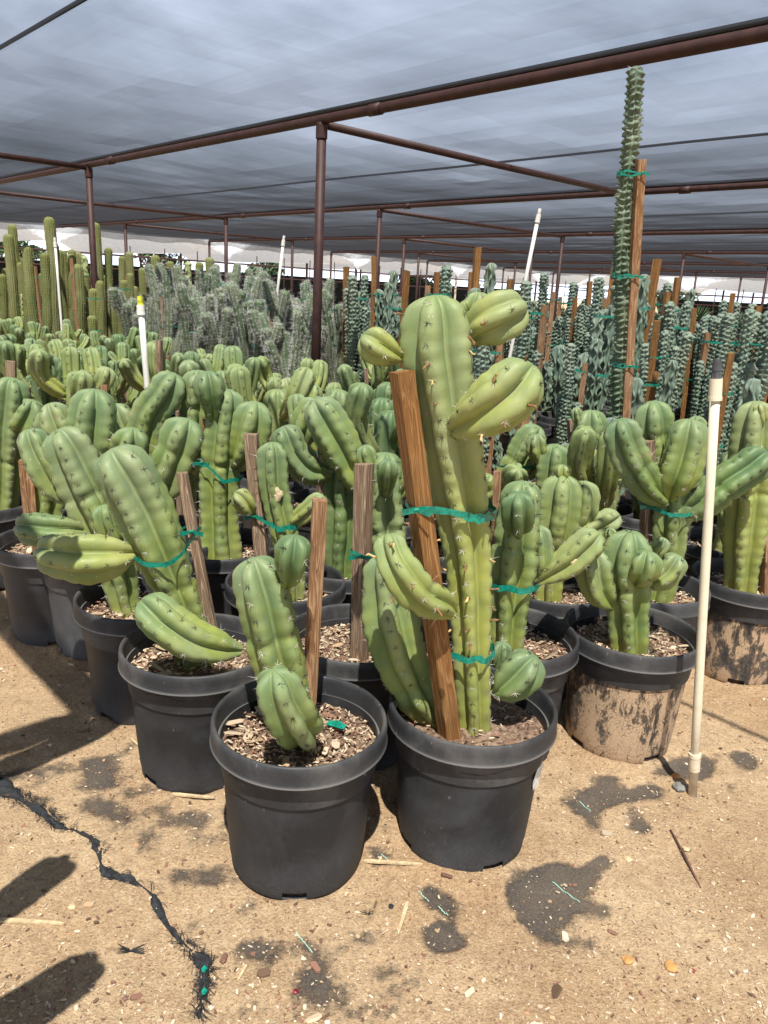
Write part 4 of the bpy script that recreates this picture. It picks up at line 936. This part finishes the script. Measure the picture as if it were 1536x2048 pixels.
riser(plane(567, 482, 8.8), Vector((plane(545, 690, 8.8).x-.1, 8.8, 0)), .015, 'thin white riser pipe rising out of the white spined cacti', False, 'pvc_white', 'white_cap')
riser(plane(1077, 432, 6.6), Vector((plane(1030, 660, 6.6).x-.12, 6.6, 0)), .015, 'slanting white riser pipe behind the tallest cactus', False, 'pvc_white', 'white_cap')
riser(plane(110, 485, 9.2), Vector((plane(125, 640, 9.2).x, 9.2, 0)), .014, 'pale riser pipe among the golden columns on the left', False, 'pvc_white', 'white_cap')

# ------------------------------------------------------------------ shade structure
h = 1.2; HR = CH+h; ss = thing('shade_structure', AB(4.2*h, 3.15*h), 'rusty pipe frame carrying a grey woven shade cloth roof over the nursery', 'shade roof'); so = ss.location.copy()
def Lc_(a, b_, z): return AB(a*h, b_*h, z)-so
AK = [-7.05, -3.3, 1.09, 4.2, 7.8, 11.5, 15.2, 18.9]; BK = [-4.9, .03, 3.25, 7.0, 11.0, 15.1, 19.2, 23.2, 26.3]
for b_ in BK:
    mb = MB(); AL = AK if b_ > 1 else AK[2:]
    if b_ < -1: continue
    pts = [Lc_(a, b_, HR-.0+random.uniform(-.006, .006)) for a in AL]; mb.tube(pts, .034 if b_ > 1 else .075, 14)
    for a in AL[1:]: mb.tube([Lc_(a-.55, b_, HR), Lc_(a-.45, b_, HR)], .04, 14)
    mb.build('beam', M['rust'], ss, True)
    mb = MB(); mb.tube([p_+Vector((0, 0, .05)) for p_ in pts], .02, 8); mb.build('cloth_hem', M['cable'], ss)
for i, a in enumerate(AK[:-1]):
    for j in range(len(BK)-1):
        if ((i+j) % 2 == 1 and i >= 3 and not (i == 3 and j == 0)) or (i, j) == (2, 0):
            mb = MB(); mb.tube([Lc_(a, BK[j]+.03, HR-.03), Lc_(a, (BK[j]+BK[j+1])/2, HR-.036), Lc_(a, BK[j+1]-.03, HR-.03)], .03 if i > 2 else .06, 14); mb.build('brace', M['rust'], ss, True)
for i, a in enumerate(AK):
    for j, b_ in enumerate(BK):
        p = AB(a*h, b_*h); px, _ = proj((p.x, p.y, 1.5))
        if p.y < 3 or (i, j) in ((3, 3),) or not -300 < px < 1900: continue
        q = Lc_(a, b_, 0); mb = MB(); mb.tube([q, q+Vector((0, 0, HR-.02))], .037, 16); o = mb.build('post', M['rust'], ss, True)
        mb = MB(); mb.tube([q+Vector((0, 0, HR-.13)), q+Vector((0, 0, HR-.035))], .044, 16); mb.build('collar', M['rust'], o)
for b_ in (-2.9, 1.4, 5.1, 9.0, 13.0, 17.1, 21.2):
    mb = MB(); n = 24; mb.tube([Lc_(-7+26*k/n, b_, HR+.02-.004*math.sin(k*1.9)) for k in range(n+1)], .011, 8); mb.build('seam_cable', M['cable'], ss)
# cloth: sags a little between the beams
na, nb = 104, 132; V = []; Fc = []
for i in range(na+1):
    a = -7.6+(26.6+.5*0)*i/na
    for j in range(nb+1):
        b_ = -6+(32.4)*j/nb; e = min(range(8), key=lambda k: abs(BK[min(k+0, 8)]-b_)) if b_ < BK[-1] else 8
        kk = max([k for k in range(9) if BK[k] <= b_] or [0]); nx = BK[min(kk+1, 8)]; t_ = (b_-BK[kk])/max(.1, nx-BK[kk]); t_ = min(1, max(0, t_)); sag = .05*math.sin(math.pi*t_)
        fl = .0; 
        if i == na: fl = -.16+.03*math.sin(b_*5)
        if i == na-1: fl = -.03
        if j == nb: fl = -.16+.03*math.sin(a*5)
        zz = HR+.055-sag+.01*math.sin(b_*9+noise.noise(Vector((a*.6, b_*.6, 8)))*9)*max(0, noise.noise(Vector((a*.5, b_*.5, 4))))+.012*noise.noise(Vector((a*1.3, b_*1.3, 0)))+.004*noise.noise(Vector((a*1.2, b_*7, 3)))+fl
        V.append(tuple(Lc_(a, b_, zz)))
for i in range(na):
    for j in range(nb): Fc.append((i*(nb+1)+j, i*(nb+1)+j+1, (i+1)*(nb+1)+j+1, (i+1)*(nb+1)+j))
mesh_obj('shade_cloth', V, Fc, M['shade'], ss, True)

# ------------------------------------------------------------------ white greenhouses beyond
def greenhouse(org_, ud, vd, nb_, bw, depth, eave, ridge, label):
    """nb_ gabled bays side by side along ud, each running back along vd"""
    root = thing('greenhouse', org_, label, 'greenhouse', 'white film greenhouses beyond the shade roof')
    for k in range(nb_):
        mb = MB(); V = []; Fc = []; nu, nv = 24, 14
        for i in range(nu+1):
            t_ = i/nu; u = k*bw+t_*bw; z = eave+(ridge-eave)*(1-abs(2*t_-1))**.8
            for j in range(nv+1):
                drop = -.22-.05*math.sin(i*2.3+k) if j == 0 else (-.02 if j == 1 else 0)
                v_ = 0 if j == 0 else depth*(j-1)/(nv-1)
                V.append(tuple(ud*u+vd*v_+Vector((0, 0, z+drop+.035*noise.noise(Vector((u*4, v_*.7, k)))))))
        for i in range(nu):
            for j in range(nv): Fc.append((i*(nv+1)+j, i*(nv+1)+j+1, (i+1)*(nv+1)+j+1, (i+1)*(nv+1)+j))
        mesh_obj('roof', V, Fc, M['film'], root, True)
        for v_ in (0.1, depth*.25, depth*.5):
            mb = MB(); mb.tube([ud*(k*bw)+vd*v_, ud*(k*bw)+vd*v_+Vector((0, 0, eave))], .05, 8); mb.build('post', M['column' if v_ < .2 and k % 2 else 'rust'], root)
        mb = MB(); mb.tube([ud*(k*bw)+Vector((0, 0, eave-.32)), ud*(k*bw+bw)+Vector((0, 0, eave-.32))], .03, 6); mb.tube([ud*(k*bw)+Vector((0, 0, eave-.75)), ud*(k*bw+bw)+Vector((0, 0, eave-.75))], .02, 6)
        for q in range(1, 5): mb.tube([ud*(k*bw+bw*q/5)+Vector((0, 0, 0)), ud*(k*bw+bw*q/5)+Vector((0, 0, eave))], .02, 6)
        mb.build('frame', M['rust'], root)
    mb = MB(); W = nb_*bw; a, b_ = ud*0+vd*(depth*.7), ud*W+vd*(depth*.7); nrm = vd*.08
    mb.add([a, b_, b_+Vector((0, 0, eave-.5)), a+Vector((0, 0, eave-.5)), a+nrm, b_+nrm, b_+nrm+Vector((0, 0, eave-.5)), a+nrm+Vector((0, 0, eave-.5))], [(0, 1, 2, 3), (4, 7, 6, 5), (0, 3, 7, 4), (1, 5, 6, 2), (3, 2, 6, 7)]); mb.build('interior_shade_sheet', M['dark_void'], root)  # dark sheet added inside, stands in for the shade under the film roofs
greenhouse(AB(25.5, -3), BX, AX, 8, 6.2, 14, 2.35, 3.7, 'long white film greenhouse with scalloped roofs at the far left edge')
greenhouse(AB(24, 35.5), -AX, BX, 8, 6.2, 14, 2.2, 3.2, 'low white film greenhouse across the far right')
# plants and people-high clutter in front of them
def tree(p, hh, w_, label, k):
    random.seed(k); root = thing('tree', p, label, 'tree', 'trees beyond the greenhouses'); mb = MB(); mb.tube([(0, 0, 0), (.05, 0, hh*.3), (.0, .1, hh*.6)], [.12, .09, .04], 8)
    for q in range(5): a = q*1.3; mb.tube([(0, 0, hh*(.3+.05*q)), tuple(cyl(a, w_*.35, hh*.6)), tuple(cyl(a, w_*.6, hh*.8))], [.06, .04, .015], 6)
    mb.build('trunk', M['stick'], root); mb = MB(); cl = [(cyl(random.random()*6.28, w_*random.uniform(.1, .8), hh*random.uniform(.4, .95)), random.uniform(.35, .7)) for _ in range(16)]
    for c, r_ in cl:
        for _ in range(70):
            d = Vector((random.gauss(0, 1), random.gauss(0, 1), random.gauss(0, .8))); d = d.normalized()*r_*random.uniform(.4, 1.1)*w_*.5; s_ = random.uniform(.08, .18)
            n1_ = Vector((random.uniform(-1, 1), random.uniform(-1, 1), random.uniform(-1, 1))).normalized(); n2_ = n1_.orthogonal()*s_; n3_ = n1_.cross(n2_)*.6; q = c+d; mb.add([q-n2_, q-n3_, q+n2_, q+n3_], [(0, 1, 2, 3)])
    mb.build('crown', M['bush'], root)
for k, (a, b_, hh, w_) in enumerate([(42, 8, 3.4, 1.8), (43, 14, 3.0, 1.7), (42, 21, 3.6, 2), (43, 29, 3.2, 1.8), (38, 38, 3.4, 2), (28, 53, 3.4, 2.2), (18, 54, 3.0, 2), (8, 53, 3.6, 2.4), (-2, 54, 3.2, 2), (-12, 54, 3.6, 2.2)]):
    tree(AB(a, b_), hh, w_, ['first', 'second', 'third', 'fourth', 'fifth', 'sixth', 'seventh', 'eighth', 'ninth', 'tenth'][k]+' dark leafy tree from the left beyond the greenhouses', 70+k)

# ------------------------------------------------------------------ ground: one sheet, dense where the camera stands
xs = np.concatenate([[-400, -150, -60, -30, -15, -8, -5, -3.5], np.arange(-2.4, 2.4, .016), [2.6, 3.5, 5, 8, 15, 30, 60, 150, 400]])
ys = np.concatenate([[-100, -20, -5, -1, .3], np.arange(.7, 3.6, .016), [3.8, 4.3, 5, 7, 10, 16, 30, 60, 150, 500]])
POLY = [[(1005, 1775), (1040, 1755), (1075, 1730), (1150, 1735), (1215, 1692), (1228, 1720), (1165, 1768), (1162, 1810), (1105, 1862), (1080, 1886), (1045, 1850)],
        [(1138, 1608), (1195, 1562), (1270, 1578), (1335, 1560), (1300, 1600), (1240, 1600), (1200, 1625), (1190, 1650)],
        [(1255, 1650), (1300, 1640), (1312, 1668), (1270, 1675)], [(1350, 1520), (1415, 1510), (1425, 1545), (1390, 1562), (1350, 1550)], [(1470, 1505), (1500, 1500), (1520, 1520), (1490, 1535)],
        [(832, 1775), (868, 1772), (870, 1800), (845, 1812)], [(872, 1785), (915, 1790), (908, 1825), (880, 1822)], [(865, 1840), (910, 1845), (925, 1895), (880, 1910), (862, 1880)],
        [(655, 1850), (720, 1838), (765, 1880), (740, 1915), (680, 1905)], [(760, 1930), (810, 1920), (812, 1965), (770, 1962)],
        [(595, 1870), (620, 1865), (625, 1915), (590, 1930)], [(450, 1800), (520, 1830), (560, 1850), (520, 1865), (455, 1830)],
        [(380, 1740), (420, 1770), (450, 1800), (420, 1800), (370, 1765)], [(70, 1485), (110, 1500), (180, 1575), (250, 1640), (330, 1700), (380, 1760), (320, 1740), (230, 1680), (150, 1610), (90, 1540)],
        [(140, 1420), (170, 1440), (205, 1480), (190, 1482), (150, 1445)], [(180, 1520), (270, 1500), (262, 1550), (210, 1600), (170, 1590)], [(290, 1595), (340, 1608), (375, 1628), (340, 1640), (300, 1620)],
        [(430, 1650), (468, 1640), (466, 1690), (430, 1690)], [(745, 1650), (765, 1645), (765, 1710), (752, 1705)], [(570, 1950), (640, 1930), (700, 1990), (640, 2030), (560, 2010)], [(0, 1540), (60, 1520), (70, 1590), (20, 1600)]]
def inpoly(px, py, poly):
    c = np.zeros(px.shape, bool); n = len(poly)
    for i in range(n):
        x1, y1 = poly[i]; x2, y2 = poly[(i+1) % n]
        cond = ((y1 > py) != (y2 > py)); xi = (x2-x1)*(py-y1)/((y2-y1) if y2 != y1 else 1e-9)+x1; c ^= cond & (px < xi)
    return c
X, Y = np.meshgrid(xs, ys); Z = np.zeros_like(X); cl = np.zeros_like(X)
pw = [[gnd(x, y).xy for x, y in po] for po in POLY]
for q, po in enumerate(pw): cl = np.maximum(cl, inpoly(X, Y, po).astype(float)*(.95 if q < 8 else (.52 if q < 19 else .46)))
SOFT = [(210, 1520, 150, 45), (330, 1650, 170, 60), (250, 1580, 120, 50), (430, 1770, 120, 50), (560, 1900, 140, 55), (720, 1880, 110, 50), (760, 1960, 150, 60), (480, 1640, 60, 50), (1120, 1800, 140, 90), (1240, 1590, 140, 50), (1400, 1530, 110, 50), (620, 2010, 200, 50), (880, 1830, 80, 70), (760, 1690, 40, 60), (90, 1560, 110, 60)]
for (x, y, rx, ry) in SOFT:
    c0 = gnd(x, y); ex = (gnd(x+rx, y)-c0).length; ey = (gnd(x, y-ry)-c0).length
    nzf = 1+.0*X; d2 = ((X-c0.x)/ex)**2+((Y-c0.y)/ey)**2; cl = np.maximum(cl, .37*np.clip(1.25-d2, 0, 1))
near = (X > -2.4) & (X < 2.4) & (Y > .7) & (Y < 3.6)
for _ in range(4):
    k_ = cl.copy(); k_[1:-1, 1:-1] = (cl[1:-1, 1:-1]*2+cl[:-2, 1:-1]+cl[2:, 1:-1]+cl[1:-1, :-2]+cl[1:-1, 2:])/6; cl = k_
ny, nx = X.shape
for j in range(ny):
    for i in range(nx):
        if near[j, i] and 0 < cl[j, i]: cl[j, i] = max(0, cl[j, i]+.5*noise.noise(Vector((X[j, i]*9+Y[j, i]*5, Y[j, i]*13-X[j, i]*6, 2)))*(1 if cl[j, i] < .6 else .3))
        if near[j, i]: Z[j, i] = .010*noise.noise(Vector((X[j, i]*3, Y[j, i]*3, 0)))+.006*noise.noise(Vector((X[j, i]*11, Y[j, i]*11, 5)))+.003*noise.noise(Vector((X[j, i]*38, Y[j, i]*38, 9)))
Z -= cl*.005
for q in POTPOS:
    if q[1] < 3.4:
        D_ = np.hypot(X-q[0], Y-q[1]); Z += .009*np.exp(-((D_-.175)/.022)**2)*(.6+.4*np.sin(X*31+Y*17))
Zg = Z.copy()
V = np.stack([X.ravel(), Y.ravel(), Z.ravel()], 1).tolist(); Fc = [(j*nx+i, j*nx+i+1, (j+1)*nx+i+1, (j+1)*nx+i) for j in range(ny-1) for i in range(nx-1)]
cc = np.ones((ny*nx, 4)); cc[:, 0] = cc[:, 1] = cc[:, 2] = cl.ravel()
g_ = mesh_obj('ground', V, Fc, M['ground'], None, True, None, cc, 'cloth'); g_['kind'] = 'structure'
def gz(x, y):
    i = int(np.clip(np.searchsorted(xs, x), 1, nx-1)); j = int(np.clip(np.searchsorted(ys, y), 1, ny-1)); return float(Zg[j, i])
# litter: chips, crumbs, grit
random.seed(31); mb = MB()
for _ in range(15000):
    y = 1.05+2.4*random.random()**1.5; x = random.uniform(-.72, .72)*y*1.1
    dn = .5+.5*noise.noise(Vector((x*2.2, y*2.2, 7)))
    if random.random() > .25+dn*.9: continue
    l_ = random.choice([.003, .003, .004, .005, .006, .008, .012]) if random.random() < .992 else random.uniform(.02, .035)
    chip(mb, (x, y, gz(x, y)+.001), l_, l_*random.uniform(.2, .7), l_*.15+.001)
o = mb.build('ground_litter', M['chips']); o['kind'] = 'stuff'
mb = MB()
for _ in range(2400):
    y = 1.05+2.2*random.random()**1.5; x = random.uniform(-.72, .72)*y*1.1; r_ = random.choice([.0015, .002, .0025]) if random.random() < .985 else random.uniform(.004, .008)
    c = Vector((x, y, gz(x, y)+r_*.3)); col = random.choice([(.5, .36, .22), (.3, .17, .11), (.62, .52, .38), (.2, .12, .09), (.42, .25, .14), (.25, .07, .05)])
    vs = [c+Vector((dx*r_*random.uniform(.7, 1.3), dy*r_*random.uniform(.7, 1.3), dz*r_*random.uniform(.6, 1))) for dx, dy, dz in ((1, 0, 0), (0, 1, 0), (-1, 0, 0), (0, -1, 0), (0, 0, 1), (0, 0, -1))]
    mb.add(vs, [(0, 1, 4), (1, 2, 4), (2, 3, 4), (3, 0, 4), (1, 0, 5), (2, 1, 5), (3, 2, 5), (0, 3, 5)], 0, col)
o = mb.build('grit', M['chips']); o['kind'] = 'stuff'
# torn edge of the weed cloth
TP = [(-20, 1555), (30, 1590), (70, 1612), (105, 1640), (128, 1655), (150, 1660), (185, 1680), (196, 1700), (205, 1740), (230, 1755), (262, 1762), (300, 1788), (322, 1830), (350, 1870), (378, 1898), (408, 1930), (408, 1965), (402, 2000), (398, 2040)]
TW = [30, 26, 20, 16, 6, 4, 8, 14, 17, 16, 12, 12, 10, 7, 9, 18, 10, 7, 4]
tp3 = catmull([list(gnd(x, y)) for x, y in TP], 150); tw = np.interp(np.linspace(0, 1, 150), np.linspace(0, 1, len(TW)), TW)
mb = MB(); V = []; Fc = []; nc = 13; random.seed(3)
for i in range(150):
    d = tp3[min(i+1, 149)]-tp3[max(i-1, 0)]; d = d/np.linalg.norm(d); sd_ = np.array([-d[1], d[0], 0]); W_ = tw[i]/1150*random.uniform(.8, 1.15)*(.75+.55*math.sin(i*.37)*math.sin(i*.11+1))
    for k in range(nc):
        s_ = (k/(nc-1)-.5)*2; p = tp3[i]+sd_*W_*s_*(1+.25*noise.noise(Vector((i*.3, s_*3, 1)))); z = gz(p[0], p[1])+.003-.005*max(0, math.sin(i*.21+2))**3+.012*max(0, (1-s_*s_))*abs(noise.noise(Vector((p[0]*45, p[1]*45, 2))))*2; V.append((p[0], p[1], z))
for i in range(149):
    for k in range(nc-1): Fc.append((i*nc+k, i*nc+k+1, (i+1)*nc+k+1, (i+1)*nc+k))
root = thing('torn_weed_cloth', Vector(tp3[75]), 'torn frayed strip of black weed cloth snaking over the sand', 'torn cloth'); ro = Vector(tp3[75])
mesh_obj('cloth_strip', [tuple(Vector(v)-ro) for v in V], Fc, M['torn'], root, True)
mb = MB()
for _ in range(360):
    i = random.randrange(150) if random.random() < .3 else random.choice([random.randrange(0, 30), random.randrange(112, 149)]); s_ = random.choice([-1, 1]); d = tp3[min(i+1, 149)]-tp3[max(i-1, 0)]; d = d/np.linalg.norm(d); sd_ = np.array([-d[1], d[0], 0])*s_
    p0 = Vector(tp3[i]+sd_*tw[i]/1150*random.uniform(.3, 1)); dr = Vector(sd_*.55+d*random.choice([-1, 1])*random.uniform(.5, 1.4)+np.array([random.uniform(-.4, .4), random.uniform(-.4, .4), 0])).normalized(); L_ = random.uniform(.01, .034); bn = Vector((-dr.y, dr.x, 0))*random.uniform(-.7, .7)*L_
    pts = [p0+dr*L_*t_+bn*t_*t_+Vector((0, 0, .004+.006*math.sin(t_*3))) for t_ in (0, .35, .7, 1)]; pts = [Vector((q.x, q.y, gz(q.x, q.y)+q.z-p0.z*1)) - ro for q in pts]; mb.tube(pts, [.0009, .0008, .0007, .0004], 3, caps=False)
mb.build('frayed_threads', M['torn'], root)
def tuft(x, y, n, r_, label):
    o3 = gnd(x, y); root = thing('thread_tuft', o3, label, 'thread tuft'); mb = MB()
    for _ in range(n):
        a = random.uniform(-.5, .7)+random.choice([0, 3.1]); L_ = r_*random.uniform(.4, 1); mb.tube([cyl(a, L_*t_, .003+.004*math.sin(t_*3))+Vector((random.uniform(-.003, .003), L_*.3*t_*t_, 0)) for t_ in (0, .4, .8, 1)], [.001, .0009, .0007, .0004], 3)
    mb.build('threads', M['torn'], root)
tuft(262, 1905, 26, .035, 'small tuft of black threads lying between the torn cloth and the shadow'); tuft(735, 1830, 10, .02, 'tiny tuft of dark roots in front of the two front pots')
for (x, y), (x2, y2), lb in (((404, 1945), (412, 1952), 'upper'), ((404, 1990), (410, 1996), 'lower')):
    a = gnd(x, y, .012); mb = MB(); mb.add([Vector((0, 0, 0)), Vector((.007, -.002, .004)), Vector((.009, .010, .001)), Vector((.002, .013, .006)), Vector((-.003, .006, .003))], [(0, 1, 2, 3, 4)]); o = mb.build('tape_scrap', M['ribbon']); o.location = a; tag(o, f'{lb} green scrap of tape on the torn black cloth', 'tape scrap', 'tape scraps')
# cloth stitching threads that show in the bare patches
for k, (x, y, x2, y2, lb) in enumerate([(1105, 1762, 1160, 1803, 'pale thread stitched across the large dark cloth patch'), (1158, 1603, 1182, 1622, 'pale thread on the cloth patch below the muddy pot'), (840, 1783, 858, 1800, 'pale thread on the small cloth patch near the front right pot'), (876, 1812, 896, 1832, 'pale thread just below the small cloth patch'), (592, 1866, 625, 1905, 'pale thread on the cloth below the front left pot'), (762, 1710, 776, 1722, 'pale thread between the two front pots')]):
    a, b_ = gnd(x, y), gnd(x2, y2); mb = MB(); n = 12; pts = []
    for i in range(n+1):
        q = a.lerp(b_, i/n); pts.append(Vector((q.x, q.y, gz(q.x, q.y)+.0025+.0008*math.sin(i*2))))
    c0 = pts[0].copy(); mb.tube([q-c0 for q in pts], .0011, 4); o = mb.build('stitch_thread', M['thread'] if 'thread' in M else M['ribbon']); o.location = c0; tag(o, lb, 'thread', 'stitching threads')
# sticks, splinters, stones
def stick(x, y, x2, y2, r_, m_, lb, name='stick', cat='stick'):
    a, b_ = gnd(x, y), gnd(x2, y2); a.z = gz(a.x, a.y)+r_; b_.z = gz(b_.x, b_.y)+r_; mid = a.lerp(b_, .5)+Vector((.002, .002, .002)); mb = MB(); mb.tube([Vector((0, 0, 0)), mid-a, b_-a], [r_, r_*1.1, r_*.7], 7); o = mb.build(name, M[m_], None, True); o.location = a; tag(o, lb, cat)
stick(1340, 1665, 1402, 1775, .0028, 'stick', 'thin straight brown twig right of the large dark cloth patch')
def splinter(x, y, x2, y2, w_, lb):
    a, b_ = gnd(x, y), gnd(x2, y2); d = b_-a; L_ = d.length; q = math.atan2(d.y, d.x); mb = MB()
    prof = [(0, .6), (.1, 1), (.5, .9), (.85, .7), (1, .15)]; V = []
    for t_, k in prof: V += [(t_*L_, -w_*k/2, .002), (t_*L_, w_*k/2, .002), (t_*L_, w_*k/2, .007), (t_*L_, -w_*k/2, .007)]
    Fc = [(3, 2, 1, 0)]
    for i in range(4):
        for k in range(4): Fc.append((i*4+k, i*4+(k+1) % 4, (i+1)*4+(k+1) % 4, (i+1)*4+k))
    Fc.append((16, 17, 18, 19)); mb.add(V, Fc); o = mb.build('wood_splinter', M['straw']); o.location = (a.x, a.y, gz(a.x, a.y)); o.rotation_euler = (0, 0, q); tag(o, lb, 'splinter', 'wood splinters on the ground')
splinter(-10, 1842, 130, 1850, .011, 'long pale wood splinter lying in the corner shadow'); splinter(345, 1596, 430, 1604, .010, 'pale wood splinter in front of the second pot of the left row')
splinter(815, 1805, 796, 1870, .009, 'orange tinted splinter below the front right pot'); splinter(728, 1728, 845, 1735, .009, 'half buried splinter between the two front pots'); splinter(262, 1480, 290, 1505, .005, 'small pale splinter beside the third pot of the left row'); splinter(493, 1933, 475, 1965, .006, 'short splinter near the torn cloth end')
def stone(x, y, r_, m_, lb, name='stone', cat='stone', fl=.6):
    a = gnd(x, y); random.seed(int(x)); V = []; Fc = []; nu, nv = 12, 8
    for j in range(nv+1):
        for i in range(nu):
            u = 2*math.pi*i/nu; v_ = math.pi*j/nv; d = Vector((math.sin(v_)*math.cos(u), math.sin(v_)*math.sin(u), math.cos(v_)*fl)); k = 1+.35*noise.noise(d*1.6+Vector((x, y, 0))); V.append(tuple(d*r_*k))
    for j in range(nv):
        for i in range(nu): Fc.append((j*nu+i, (j+1)*nu+i, (j+1)*nu+(i+1) % nu, j*nu+(i+1) % nu))
    o = mesh_obj(name, V, Fc, M[m_]); o.location = (a.x, a.y, gz(a.x, a.y)+r_*fl*.45); tag(o, lb, cat)
stone(1357, 1580, .019, 'stone', 'grey stone at the foot of the tall white riser pipe'); stone(1352, 1553, .013, 'ochre', 'reddish clod beside the pipe just above the grey stone', 'clod', 'clod')
stone(1256, 1718, .010, 'straw', 'pale flat pebble right of the large dark cloth patch', 'pebble', 'pebble', .4); stone(1372, 1700, .009, 'straw', 'pale triangular pebble beside the brown twig', 'pebble', 'pebble', .4); stone(1342, 1935, .014, 'ochre', 'orange clod at the lower right', 'clod', 'clod', .4); stone(1255, 1920, .012, 'ochre', 'left one of the two orange clods at the lower right', 'clod', 'clod', .4)
stone(782, 1812, .007, 'torn', 'small black pebble below the gap of the two front pots', 'pebble', 'pebble'); stone(592, 1982, .006, 'berry', 'dark red pebble near the bottom edge', 'pebble', 'pebble'); stone(144, 1815, .009, 'straw', 'pale pebble just right of the corner shadow', 'pebble', 'pebble', .5)
